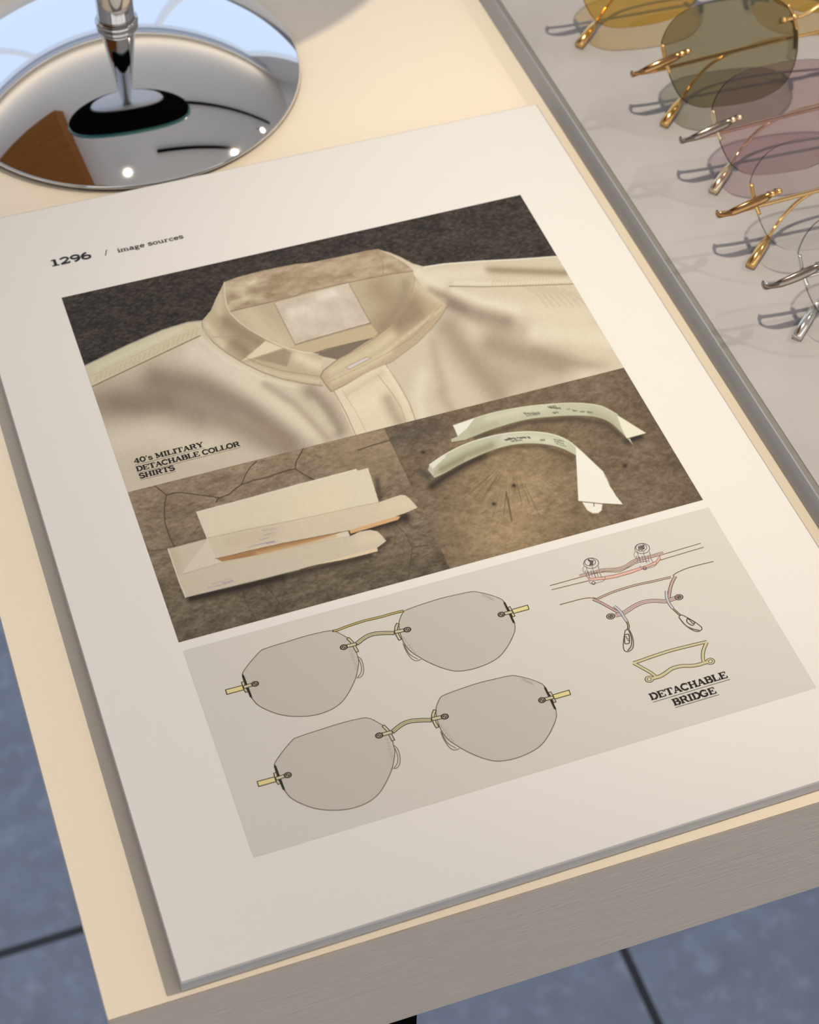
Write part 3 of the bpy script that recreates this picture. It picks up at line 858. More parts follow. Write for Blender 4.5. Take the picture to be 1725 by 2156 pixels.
def glasses_drawing(z0, off, top_bar):
    k = Ink(z0)
    sh = lambda pts: [(x + off[0], y + off[1]) for x, y in pgl(pts)]
    lens_l = sh(cr(Z5((305, 865), (340, 800), (400, 725), (470, 650), (510, 630), (600, 600), (700, 570), (900, 510), (1080, 470), (1140, 472), (1200, 498), (1290, 555), (1330, 630), (1350, 700), (1360, 760), (1335, 890), (1280, 1010), (1220, 1100), (1150, 1160), (1060, 1205), (950, 1235), (820, 1245), (680, 1235), (560, 1200), (450, 1145), (400, 1090), (370, 1050), (330, 960)), 4, True))
    lens_r = sh(cr(Z6((225, 360), (235, 310), (260, 260), (290, 240), (400, 200), (560, 150), (700, 118), (800, 98), (860, 103), (950, 125), (1030, 155), (1055, 180), (1100, 260), (1135, 340), (1143, 390), (1130, 440), (1090, 520), (1030, 600), (960, 650), (870, 690), (780, 715), (690, 725), (620, 715), (540, 690), (450, 650), (380, 610), (320, 570), (270, 510), (240, 440)), 4, True))
    for Ln in (lens_l, lens_r):
        k.fill(Ln, (199, 185, 164))
    # faint scribbled marks on the lenses
    r = random.Random(3)
    for box in (Z5((1290, 650), (1340, 820)), Z6((255, 460), (350, 580)), Z6((890, 125), (965, 160))):
        (xa, ya), (xb, yb) = box
        for q in range(7):
            t = q / 6
            x, y = xa + (xb - xa) * t, ya + (yb - ya) * t
            k.line(sh([(x - 3, y + 2), (x - 1, y - 4 + 2 * r.random()), (x + 2, y + 2), (x + 3, y - 2)]), 0.8 * U, (160, 146, 130))
    for Ln in (lens_l, lens_r):
        k.line(Ln, 1.5 * U, (104, 90, 66), True)
    def band(pts, w, c, lw=1.6, line=LN):
        q = sh(pts)
        k.line(q, (w + lw * 2) * U, line); 
        a, b = Vector(q[0]), Vector(q[1]); q2 = list(q)
        d = (b - a).normalized() * lw * U; q2[0] = tuple(a + d)
        a, b = Vector(q[-1]), Vector(q[-2]); d = (b - a).normalized() * lw * U; q2[-1] = tuple(a + d)
        k.line(q2, w * U, c)
    # nose pads
    for pts in (Z5((1345, 695), (1385, 730), (1405, 800), (1400, 860), (1375, 890), (1340, 895)), Z5((1362, 725), (1385, 790), (1380, 850), (1352, 888)), Z6((258, 505), (280, 560), (320, 620), (360, 643), (400, 632)), Z6((265, 515), (310, 590), (375, 630))):
        k.line(sh(cr(pts, 4)), 1.5 * U, (120, 104, 84))
    # clips at the bridge
    band(cr(Z5((1258, 532), (1302, 575), (1330, 625), (1350, 662)), 3), 3.6, (206, 190, 150))
    band(cr(Z6((219, 348), (203, 390), (214, 440), (238, 480)), 3), 3.6, (206, 190, 150))
    # bridge
    br = cr(Z5((1340, 588), (1390, 548), (1440, 516), (1500, 496), (1560, 490)) + Z6((130, 424), (192, 424)), 4)
    band(br, 5.6, GOLD); k.line(sh(br), 0.9 * U, LINE)
    if top_bar:
        tb = cr(Z5((1120, 470), (1160, 464), (1250, 430), (1400, 380), (1560, 342)) + Z6((170, 272), (262, 249)), 4)
        band(tb, 2.2, (204, 182, 110), 1.6, (92, 76, 30))
    # screw arms
    for pts, c in ((Z5((1342, 586), (1240, 612)), Z5((1225, 617))), (Z6((190, 418), (275, 400)), Z6((292, 398)))):
        band(pts, 5.0, (206, 190, 150)); cc = sh(c)[0]
        k.fill(circ(cc, 7.4 * U, 20, .85), (54, 44, 32)); k.fill(circ(cc, 5.0 * U, 20, .85), (150, 136, 108)); k.fill(circ(cc, 3.4 * U, 20, .85), (70, 58, 42))
        k.line([(cc[0] - 3 * U, cc[1] - 2 * U), (cc[0] + 3 * U, cc[1] + 2 * U)], 1.5 * U, (176, 160, 128))
    # temple stubs with dark hinge blocks
    for tab, bar, brk, arm, c in ((Z5((152, 1003), (312, 962), (322, 1002), (164, 1045)), Z5((308, 872), (334, 940), (384, 1070)), Z5((308, 928), (322, 985), (346, 1026)), Z5((312, 982), (395, 955)), Z5((420, 950))),
                                  (Z6((1115, 240), (1242, 204), (1253, 237), (1130, 270)), Z6((1058, 184), (1096, 262), (1134, 343)), Z6((1092, 217), (1112, 250), (1134, 296)), Z6((1125, 256), (1050, 274)), Z6((1035, 278)))):
        q = sh(tab)
        k.fill(q, (228, 206, 138)); k.line(q, 1.7 * U, LN, True)
        k.line(sh(bar), 4.2 * U, (44, 40, 26))
        for t in range(9):
            t /= 8
            (ax, ay), (bx, by) = bar[0], bar[-1]
            x, y = ax + (bx - ax) * t, ay + (by - ay) * t
            k.line(sh([(x - 1.5, y - 3), (x + 2.2, y + 2)]), 1.5 * U, (40, 40, 24))
        band(brk, 3.0, (206, 190, 150)); band(arm, 4.6, (206, 190, 150))
        cc = sh(c)[0]
        k.fill(circ(cc, 7.2 * U, 20, .85), (50, 41, 30)); k.fill(circ(cc, 5.0 * U, 20, .85), (138, 124, 98)); k.fill(circ(cc, 3.5 * U, 20, .85), (60, 50, 36))
        k.line([(cc[0] - 3 * U, cc[1] - 2.4 * U), (cc[0] + 3 * U, cc[1] + 2.4 * U)], 1.5 * U, (176, 160, 128))
    return k
d1 = glasses_drawing(TH + 0.00008, (0, 0), True).build('glasses_drawing', field)
d1['label'] = 'upper line drawing of glasses with the extra brow bar'
d2 = glasses_drawing(TH + 0.00008, (-0.0002, -0.0324), False).build('glasses_drawing', field)
d2['label'] = 'lower line drawing of glasses with the bridge only'

def bridge_top_view():
    k = Ink(TH + 0.00008); s = lambda p: pgl(cr(p, 4)); G = (122, 98, 40)
    for p in (Z7((150, 523), (405, 452)), Z7((1080, 266), (1395, 173)), Z7((163, 557), (470, 482)), Z7((1060, 312), (1420, 205))): k.line(pgl(p), 1.6 * U, G)
    pink = Z7((445, 440), (480, 462), (590, 450), (700, 430), (820, 395), (960, 352), (1030, 318), (1058, 272), (1062, 306), (1030, 345), (950, 372), (820, 420), (700, 455), (600, 472), (480, 480))
    k.fill(pgl(pink), (224, 178, 154)); k.line(pgl(pink), 1.3 * U, (150, 96, 74), True)
    for w, c in ((7.4, (120, 84, 60)), (5.0, (206, 184, 160))):
        k.line(s(Z7((395, 444), (530, 410), (595, 393), (660, 390), (720, 384), (780, 362), (830, 328), (890, 304), (1000, 278), (1088, 252))), w * U, c)
    k.line(s(Z7((395, 444), (530, 410), (595, 393), (660, 390), (720, 384), (780, 362), (830, 328), (890, 304), (1000, 278), (1088, 252))), 1.2 * U, (150, 104, 80))
    k.line(s(Z7((470, 425), (600, 410), (720, 408), (800, 372), (870, 335), (960, 318))), 1.3 * U, (120, 86, 66))
    r = random.Random(2)
    for cx, cy in ((490, 337), (912, 216)):
        c = pgl(Z7((cx, cy)))[0]
        k.line(circ(c, 14.5 * U, 26, .85), 1.4 * U, (116, 98, 92), True)
        c2 = pgl(Z7((cx - 8, cy - 8)))[0]
        k.line(circ(c2, 10.5 * U, 22, .85), 1.3 * U, (110, 92, 86), True)
        for q in range(7):
            p = [(cx - 30 + 50 * r.random(), cy - 32 + 50 * r.random()) for _ in range(4)]
            k.line(s(Z7(*p)), 1.2 * U, (96, 80, 76))
        for dx in (-40, 10, 60):
            k.line(s(Z7((cx + dx, cy + 25), (cx + dx + 10, cy + 75), (cx + dx + 30, cy + 120))), 1.2 * U, (130, 112, 112))
        k.line(s(Z7((cx - 55, cy + 20), (cx - 68, cy + 50), (cx - 55, cy + 80), (cx - 20, cy + 90))), 1.2 * U, (148, 150, 116))
        k.line(s(Z7((cx - 20, cy + 142), (cx, cy + 170), (cx + 60, cy + 160), (cx + 110, cy + 140), (cx + 116, cy + 110))), 1.3 * U, (140, 124, 120))
        k.line(circ(pgl(Z7((cx + 20, cy + 164)))[0], 3.4 * U, 10), 1.3 * U, (84, 70, 54), True)
        for q in range(5): k.line(s(Z7((cx - 50 + 24 * q, cy + 60 + 6 * (q % 2)), (cx - 38 + 24 * q, cy + 112))), 1.1 * U, (128, 96, 96))
    return k
bridge_top_view().build('bridge_drawing', field)

def bridge_front_view():
    k = Ink(TH + 0.00008); s = lambda p: pgl(cr(p, 4)); G = (112, 90, 34)
    def tube(p, w, c, l=(96, 70, 52), lw=1.3):
        k.line(s(p), (w + 2 * lw) * U, l); k.line(s(p), w * U, c)
    k.line(s(Z7((232, 680), (380, 640), (450, 626), (510, 624), (548, 632))), 1.7 * U, G)
    k.line(s(Z7((1165, 438), (1200, 415), (1260, 388), (1330, 365), (1500, 323))), 1.7 * U, G)
    tube(Z7((545, 630), (620, 596), (700, 565), (850, 520), (1000, 487), (1150, 452)), 2.2, (208, 178, 156))
    tube(Z7((503, 634), (560, 658), (620, 690), (680, 724), (730, 752)), 3.6, (196, 160, 146))
    tube(Z7((1186, 444), (1158, 498), (1140, 560), (1134, 620)), 4.0, (196, 160, 146))
    tube(Z7((690, 768), (750, 752), (800, 722), (850, 690), (920, 660), (1000, 648), (1060, 650), (1110, 650), (1190, 624)), 6.4, (200, 172, 156), (118, 90, 78))
    k.line(s(Z7((690, 768), (750, 752), (800, 722), (850, 690), (920, 660), (1000, 648), (1110, 650), (1190, 624))), 1.0 * U, (150, 118, 104))
    tube(Z7((680, 690), (730, 735), (760, 780), (785, 818)), 3.6, (196, 188, 180), (110, 100, 96))
    tube(Z7((1112, 566), (1114, 620), (1136, 672), (1165, 712)), 3.6, (196, 188, 180), (110, 100, 96))
    for p in (Z7((785, 818), (798, 850), (795, 890)), Z7((1165, 712), (1200, 745), (1230, 770))):
        k.line(s(p), 4.4 * U, (52, 42, 24)); k.line(s(p), 1.4 * U, (190, 174, 130))
    for c in (Z7((652, 776)), Z7((1215, 618))):
        cc = pgl(c)[0]
        k.fill(circ(cc, 8.6 * U, 20, .8), (70, 56, 44)); k.fill(circ(cc, 6.6 * U, 20, .8), (196, 172, 152)); k.fill(circ(cc, 5.2 * U, 20, .8), (66, 54, 42)); k.fill(circ(cc, 3.6 * U, 20, .8), (150, 130, 112))
        k.line([(cc[0] - 3 * U, cc[1] - 3 * U), (cc[0] + 3 * U, cc[1] + 3 * U)], 1.6 * U, (50, 40, 30))
    pads = (Z7((772, 892), (800, 884), (826, 930), (840, 990), (832, 1040), (800, 1066), (766, 1060), (756, 1020), (760, 960)),
            Z7((1214, 782), (1236, 764), (1290, 790), (1360, 832), (1402, 868), (1400, 888), (1366, 902), (1310, 880), (1250, 832)))
    ins = (Z7((766, 930), (800, 926), (806, 990), (790, 1002), (768, 996)), Z7((1286, 790), (1340, 822), (1336, 846), (1316, 848), (1280, 820)))
    ark = (Z7((800, 890), (824, 960), (820, 1020), (792, 1060)), Z7((1216, 786), (1270, 850), (1330, 880), (1384, 892)))
    for p, q, a in zip(pads, ins, ark):
        k.line(s(p + p[:1]), 1.8 * U, (92, 82, 70)); k.line(s(a), 2.2 * U, (100, 88, 80))
        k.line(s(q + q[:1]), 1.8 * U, (66, 58, 46))
        (ax, ay), (bx, by) = q[0], q[2]
        for t in (.25, .5, .75):
            x, y = ax + (bx - ax) * t, ay + (by - ay) * t
            k.line(pgl([(x - 2, y - 1), (x + 3, y + 1)]), 1.6 * U, (60, 52, 40))
    return k
bridge_front_view().build('bridge_drawing', field)

def bridge_piece():
    k = Ink(TH + 0.00008); s = lambda p: pgl(cr(p, 4)); OL = (96, 78, 34); F = (206, 191, 146)
    segs = (Z7((838, 1160), (870, 1152), (1000, 1106), (1150, 1058), (1300, 1020), (1448, 985)), Z7((1444, 990), (1418, 1056), (1412, 1110), (1418, 1150)), Z7((840, 1162), (920, 1205), (980, 1240), (1022, 1272)),
            Z7((990, 1290), (1060, 1270), (1110, 1240), (1160, 1206), (1240, 1186), (1320, 1184), (1380, 1174), (1450, 1152)))
    for p, w in zip(segs, (4.4, 4.4, 4.4, 5.4)): k.line(s(p), w * U + 2.6 * U, OL)
    for c in (Z7((970, 1295)), Z7((1475, 1147))):
        cc = pgl(c)[0]; k.fill(circ(cc, 8.6 * U, 22, .86), OL)
    for p, w in zip(segs, (4.4, 4.4, 4.4, 5.4)): k.line(s(p), w * U - 0.3 * U, F)
    for c in (Z7((970, 1295)), Z7((1475, 1147))):
        cc = pgl(c)[0]; k.fill(circ(cc, 7.0 * U, 22, .86), F); k.fill(circ(cc, 4.4 * U, 18, .86), OL); k.fill(circ(cc, 3.0 * U, 18, .86), (216, 204, 183))
    return k
bp = bridge_piece().build('bridge_drawing', field); bp['label'] = 'gold coloured drawing of the loose bridge piece'

# ---- slab serif lettering drawn as strokes
def arc(cx, cy, rx, ry, a0, a1, n=12):
    return [(cx + rx * math.cos(math.radians(a0 + (a1 - a0) * i / n)), cy + ry * math.sin(math.radians(a0 + (a1 - a0) * i / n))) for i in range(n + 1)]
TK, TN, TS = 0.17, 0.085, 0.10      # thick stem, thin stroke, serif
def sf(x, y, hw=0.17): return (TS, [(x - hw, y), (x + hw, y)])
S_ = TS / 2
GL = {
 'A': (0.98, [(TN, [(.14, 0), (.47, .98)]), (TK, [(.47, .98), (.82, 0)]), (TN, [(.26, .33), (.70, .33)]), sf(.14, S_, .16), sf(.82, S_, .17)]),
 'B': (0.92, [(TK, [(.22, 0), (.22, 1)]), (TN, [(.02, 1 - S_), (.5, 1 - S_)]), (TN, [(.22, .53), (.55, .53)]), (TN, [(.02, S_), (.5, S_)]), (.15, arc(.5, .74, .25, .21, 88, -88)), (.16, arc(.52, .29, .30, .245, 88, -88))]),
 'C': (0.94, [(.15, arc(.48, .5, .40, .45, 52, 180)), (.15, arc(.48, .5, .40, .45, 180, 318)), (TN, [(.82, .66), (.82, .99)])]),
 'D': (0.98, [(TK, [(.22, 0), (.22, 1)]), (TN, [(.02, 1 - S_), (.48, 1 - S_)]), (TN, [(.02, S_), (.48, S_)]), (.16, arc(.46, .5, .42, .45, 88, -88))]),
 'E': (0.92, [(TK, [(.22, 0), (.22, 1)]), (TN, [(.02, 1 - S_), (.80, 1 - S_)]), (TN, [(.80, 1), (.80, .70)]), (TN, [(.22, .51), (.56, .51)]), (TN, [(.56, .66), (.56, .36)]), (TN, [(.02, S_), (.84, S_)]), (TN, [(.84, 0), (.84, .32)])]),
 'G': (1.02, [(.15, arc(.48, .5, .40, .45, 52, 318)), (TN, [(.82, .66), (.82, .99)]), (TN, [(.54, .43), (.98, .43)]), (.15, [(.80, .43), (.80, .04)])]),
 'H': (1.04, [(TK, [(.22, 0), (.22, 1)]), (TK, [(.82, 0), (.82, 1)]), (TN, [(.22, .5), (.82, .5)]), sf(.22, S_, .20), sf(.22, 1 - S_, .20), sf(.82, S_, .20), sf(.82, 1 - S_, .20)]),
 'I': (0.50, [(TK, [(.25, 0), (.25, 1)]), sf(.25, S_, .22), sf(.25, 1 - S_, .22)]),
 'L': (0.88, [(TK, [(.22, 0), (.22, 1)]), sf(.22, 1 - S_, .20), (TN, [(.02, S_), (.80, S_)]), (TN, [(.80, 0), (.80, .36)])]),
 'M': (1.22, [(TN, [(.20, 0), (.20, 1)]), (TK, [(.98, 0), (.98, 1)]), (TK, [(.20, 1), (.58, .12)]), (TN, [(.58, .12), (.98, 1)]), sf(.20, S_, .18), sf(.98, S_, .20), (TS, [(.02, 1 - S_), (.26, 1 - S_)]), (TS, [(.92, 1 - S_), (1.18, 1 - S_)])]),
 'O': (0.98, [(.15, arc(.49, .5, .41, .45, 0, 360, 26))]),
 'R': (1.02, [(TK, [(.22, 0), (.22, 1)]), (TN, [(.02, 1 - S_), (.52, 1 - S_)]), (TN, [(.22, .48), (.55, .48)]), (.16, arc(.52, .73, .28, .235, 88, -88)), (.15, [(.54, .48), (.70, .30), (.78, .08)]), sf(.22, S_, .20), (TS, [(.74, S_), (1.0, S_)])]),
 'S': (0.84, [(.15, arc(.41, .74, .30, .22, 30, 262)), (.16, arc(.43, .27, .32, .23, 98, -150)), (TN, [(.71, .70), (.71, .99)]), (TN, [(.11, .01), (.11, .32)])]),
 'T': (0.96, [(TK, [(.48, 0), (.48, 1)]), (TN, [(.05, 1 - S_), (.91, 1 - S_)]), (TN, [(.06, 1), (.06, .68)]), (TN, [(.90, 1), (.90, .68)]), sf(.48, S_, .22)]),
 'Y': (1.00, [(TK, [(.14, 1), (.50, .45)]), (TN, [(.86, 1), (.50, .45)]), (TK, [(.50, .5), (.50, 0)]), sf(.16, 1 - S_, .18), sf(.84, 1 - S_, .17), sf(.50, S_, .22)]),
 '0': (0.86, [(.15, arc(.43, .5, .33, .45, 0, 360, 24))]),
 '1': (0.72, [(TK, [(.38, 0), (.38, .98)]), (TN, [(.10, .84), (.36, .96)]), sf(.38, S_, .28)]),
 '2': (0.86, [(.14, arc(.42, .70, .30, .25, 170, -30)), (.13, [(.68, .57), (.40, .28), (.10, .07)]), (.15, [(.08, .075), (.76, .075)]), (TN, [(.76, .02), (.78, .26)])]),
 '4': (0.88, [(TN, [(.56, .98), (.08, .32)]), (TN, [(.05, .30), (.82, .30)]), (TK, [(.58, 0), (.58, .98)]), sf(.58, S_, .20)]),
 '6': (0.86, [(.14, arc(.42, .30, .31, .25, 0, 360, 22)), (.15, arc(.53, .42, .43, .52, 180, 92))]),
 '9': (0.86, [(.14, arc(.42, .69, .31, .25, 0, 360, 22)), (.15, arc(.31, .57, .43, .52, 0, -92))]),
 "'": (0.36, [(.15, [(.18, 1.0), (.18, .86)]), (.08, [(.20, .88), (.12, .72)])]),
 '/': (0.60, [(.11, [(.10, -.05), (.48, 1.05)])]),
 's': (0.64, [(.12, arc(.31, .53, .22, .15, 30, 262)), (.12, arc(.32, .20, .23, .16, 98, -150)), (TN, [(.53, .52), (.53, .68)]), (TN, [(.09, .02), (.09, .22)])]),
 'i': (0.42, [(.14, [(.21, 0), (.21, .66)]), (TS, [(.04, .62), (.21, .62)]), sf(.21, S_, .18), (.15, [(.21, .82), (.21, .96)])]),
 'm': (1.14, [(.13, [(.18, 0), (.18, .66)]), (.13, [(.57, 0), (.57, .46)]), (.13, [(.95, 0), (.95, .46)]), (.10, arc(.38, .44, .19, .19, 180, 0)), (.10, arc(.76, .44, .19, .19, 180, 0)), (TS, [(.02, .62), (.18, .62)]), sf(.18, S_, .15), sf(.57, S_, .13), sf(.95, S_, .16)]),
 'a': (0.74, [(.12, arc(.36, .46, .20, .18, 160, 0)), (.13, [(.56, .48), (.56, .06), (.70, .05)]), (.12, arc(.31, .19, .21, .15, 70, 330)), (.09, [(.36, .35), (.56, .35)])]),
 'g': (0.74, [(.11, arc(.32, .44, .21, .19, 0, 360, 18)), (.09, [(.50, .56), (.68, .62)]), (.10, [(.18, .27), (.16, .12), (.50, .08)]), (.10, arc(.34, -.10, .26, .15, 40, -300))]),
 'e': (0.70, [(.12, arc(.35, .33, .27, .29, 0, 325)), (.09, [(.10, .35), (.62, .35)])]),
 'o': (0.74, [(.12, arc(.37, .33, .28, .29, 0, 360, 18))]),
 'u': (0.84, [(.13, [(.18, .66), (.18, .22)]), (.11, arc(.38, .22, .20, .17, 180, 330)), (.13, [(.62, .66), (.62, 0)]), (TS, [(.02, .62), (.18, .62)]), (TS, [(.46, .62), (.62, .62)]), (TS, [(.62, S_), (.80, S_)])]),
 'r': (0.64, [(.13, [(.20, 0), (.20, .66)]), (.11, arc(.40, .40, .20, .21, 175, 40)), (TS, [(.04, .62), (.20, .62)]), sf(.20, S_, .18)]),
 'c': (0.68, [(.12, arc(.36, .33, .27, .29, 45, 320)), (.09, [(.57, .42), (.57, .62)])]),
 ' ': (0.42, []),
}
def text(k, s, x0, x1, y, h, c=(44, 38, 34), bold=1.0, shear=0.0):
    tot = sum(GL[ch][0] for ch in s)
    sx = (x1 - x0) / tot
    x = x0
    for ch in s:
        adv, strokes = GL[ch]
        for w, pts in strokes:
            q = [(x + px * sx + py * h * shear, y + py * h) for px, py in pts]
            k.line(q, w * h * bold, c)
        x += adv * sx

k = Ink(TH + 0.00006)
text(k, '1296', 0.0279, 0.0426, 0.2752, 0.0034, (34, 38, 36), 1.8)
head = k; text(k, '/', 0.0468, 0.0486, 0.2749, 0.0027, (60, 60, 56), 1.1)
text(k, 'image sources', 0.0516, 0.0756, 0.2749, 0.0023, (44, 46, 42), 1.6)
h = head.build('page_heading', board); h['label'] = 'small black heading 1296 / image sources'
k = Ink(TH + 0.00009)
CI = (38, 32, 26)
text(k, "40's MILITARY", 0.0327, 0.0556, 0.1766, 0.0021, CI, 1.65)
text(k, 'DETACHABLE COLLOR', 0.0326, 0.0667, 0.1731, 0.0021, CI, 1.65)
text(k, 'SHIRTS', 0.0328, 0.0443, 0.1699, 0.0021, CI, 1.65)
for (x0, x1, y) in ((0.0327, 0.0556, 0.17595), (0.0326, 0.0667, 0.17245), (0.0328, 0.0444, 0.16925)):
    k.line([(x0, y), (x1, y)], 0.00013, (80, 70, 58))
c1 = k.build('caption', ph); c1['label'] = "black underlined caption 40's military detachable collor shirts"
k = Ink(TH + 0.00009)
text(k, 'DETACHABLE', 0.1508, 0.1754, 0.0404, 0.0023, (36, 30, 24), 1.65)
text(k, 'BRIDGE', 0.1563, 0.1699, 0.0365, 0.0023, (36, 30, 24), 1.65)
for (x0, x1, y) in ((0.1510, 0.1756, 0.03965), (0.1563, 0.1702, 0.03585)):
    k.line([(x0, y), (x1, y)], 0.00018, (70, 60, 48))
c2 = k.build('caption', field); c2['label'] = 'black underlined caption detachable bridge'

# ------------------------------------------------------------------ mirror stand
BX, BY = 0.079, 0.379
stand = thing('table_mirror', (BX, BY, 0.0), 'chrome table mirror stand with a round domed base, on the cream table', 'mirror stand')
RIM, SAG, RZ = 0.0695, 0.0232, 0.0022
RS = (RIM * RIM + SAG * SAG) / (2 * SAG)
prof = [(0.0640, 0.0), (0.0640, 0.0011), (0.0682, 0.0012), (0.0692, 0.0015), (RIM, RZ)]
amax = math.asin(RIM / RS)
for i in range(1, 60):
    a = amax * (1 - i / 60)
    prof.append((RS * math.sin(a), RZ + SAG - RS + RS * math.cos(a)))
prof.append((0.0, RZ + SAG))
mb = MB(); mb.lathe(prof, 160, (BX, BY, 0)); base = mb.build('base', M_chrome); local(base, stand)
z0 = RZ + SAG
mb = MB()
mb.lathe([(0.0072, z0 - 0.0006), (0.0080, z0 + 0.0002), (0.0083, z0 + 0.0010), (0.0080, z0 + 0.0018), (0.0073, z0 + 0.0022)], 48, (BX, BY, 0))
collar = mb.build('collar', M_chrome_dark); local(collar, stand)
mb = MB(); mb.lathe([(0.0073, z0 + 0.0022), (0.0071, z0 + 0.004), (0.0069, 0.20)], 48, (BX, BY, 0)); stem = mb.build('stem', M_chrome_dark); local(stem, stand)
# tilted round mirror on top of the stem: black back, pale hub, glass
tilt = Matrix.Translation((BX, BY + 0.006, 0.226)) @ Matrix.Rotation(math.radians(-4), 4, 'Z') @ Matrix.Rotation(math.radians(58), 4, 'X')
mb = MB(); mb.lathe([(0.0, 0.0), (0.098, 0.0), (0.100, 0.002), (0.100, 0.006)], 96, xf=tilt); hb = mb.build('mirror_back', M_black); local(hb, stand)
mb = MB(); mb.lathe([(0.100, 0.006), (0.102, 0.0065), (0.102, 0.0095), (0.1, 0.010), (0.0, 0.010)], 96, xf=tilt); hg = mb.build('mirror_glass', M_mirror); local(hg, stand)
mb = MB(); mb.lathe([(0.1005, 0.0058), (0.1035, 0.0060), (0.1035, 0.0096), (0.1005, 0.0098)], 96, xf=tilt); he = mb.build('glass_edge', M_glassedge); local(he, stand)
hub_x = tilt @ Matrix.Translation((0.002, 0.022, 0))
mb = MB(); mb.lathe([(0.0, -0.006), (0.05, -0.006), (0.062, -0.003), (0.064, 0.0)], 72, xf=hub_x); hu = mb.build('hub', M_whitehub); local(hu, stand)

# ------------------------------------------------------------------ rimless glasses in the tray
LEAN, YAW = 0.70, -0.20
GR = Matrix.Rotation(YAW, 3, 'Z') @ Matrix.Rotation(math.pi / 2 - LEAN, 3, 'X')
LENS = [(-25.2, 7.1), (-25.6, 4.1), (-24.1, -3.6), (-22.2, -9.6), (-19.7, -14.3), (-16.2, -17.3), (-11.1, -19.0), (-3.9, -19.1), (3, -18.7), (9.6, -17.7), (17.9, -14.3), (22.6, -9.5), (25.2, -3.7), (26.0, 1.3), (25.8, 7.3), (24.2, 12.9), (20.6, 17.3), (14.5, 19.8), (5, 20.3), (-4.6, 19.4), (-13.6, 17.6), (-19.2, 14.9), (-22.9, 11.2)]
MID = 36.5       # the bridge is centred between the lenses (mm)
def mm(p): return Vector(p) * 0.001
def curve_z(x, y): return -0.0022 * (x * x + y * y) * 0.5     # base curve of the lens, mm
def mirror_pt(p): return (2 * MID - p[0], p[1], p[2])

def lens_mesh(flip):
    o = spline([(x, y, 0) for x, y in LENS], 4, True)
    ring = [(p.x, p.y) for p in o]
    vs, fs = [], []
    n = len(ring); R = 8
    for side, dz in ((0, 0.9), (1, -0.9)):
        b = len(vs)
        for j in range(1, R + 1):
            for x, y in ring:
                q = (x * j / R, y * j / R); vs.append((q[0], q[1], curve_z(*q) + dz))
        vs.append((0, 0, dz)); c = len(vs) - 1
        for i in range(n):
            k2 = (i + 1) % n
            f = (c, b + i, b + k2); fs.append(f if side == 0 else f[::-1])
            for j in range(R - 1):
                f = (b + j * n + i, b + (j + 1) * n + i, b + (j + 1) * n + k2, b + j * n + k2)
                fs.append(f if side == 0 else f[::-1])
    t = (R - 1) * n; b2 = R * n + 1 + t
    rim_faces = []
    for i in range(n):
        k2 = (i + 1) % n
        rim_faces.append((t + i, b2 + i, b2 + k2, t + k2))
    if flip: vs = [mirror_pt(v) for v in vs]; fs = [f[::-1] for f in fs]; rim_faces = [f[::-1] for f in rim_faces]
    return vs, fs, rim_faces, ring

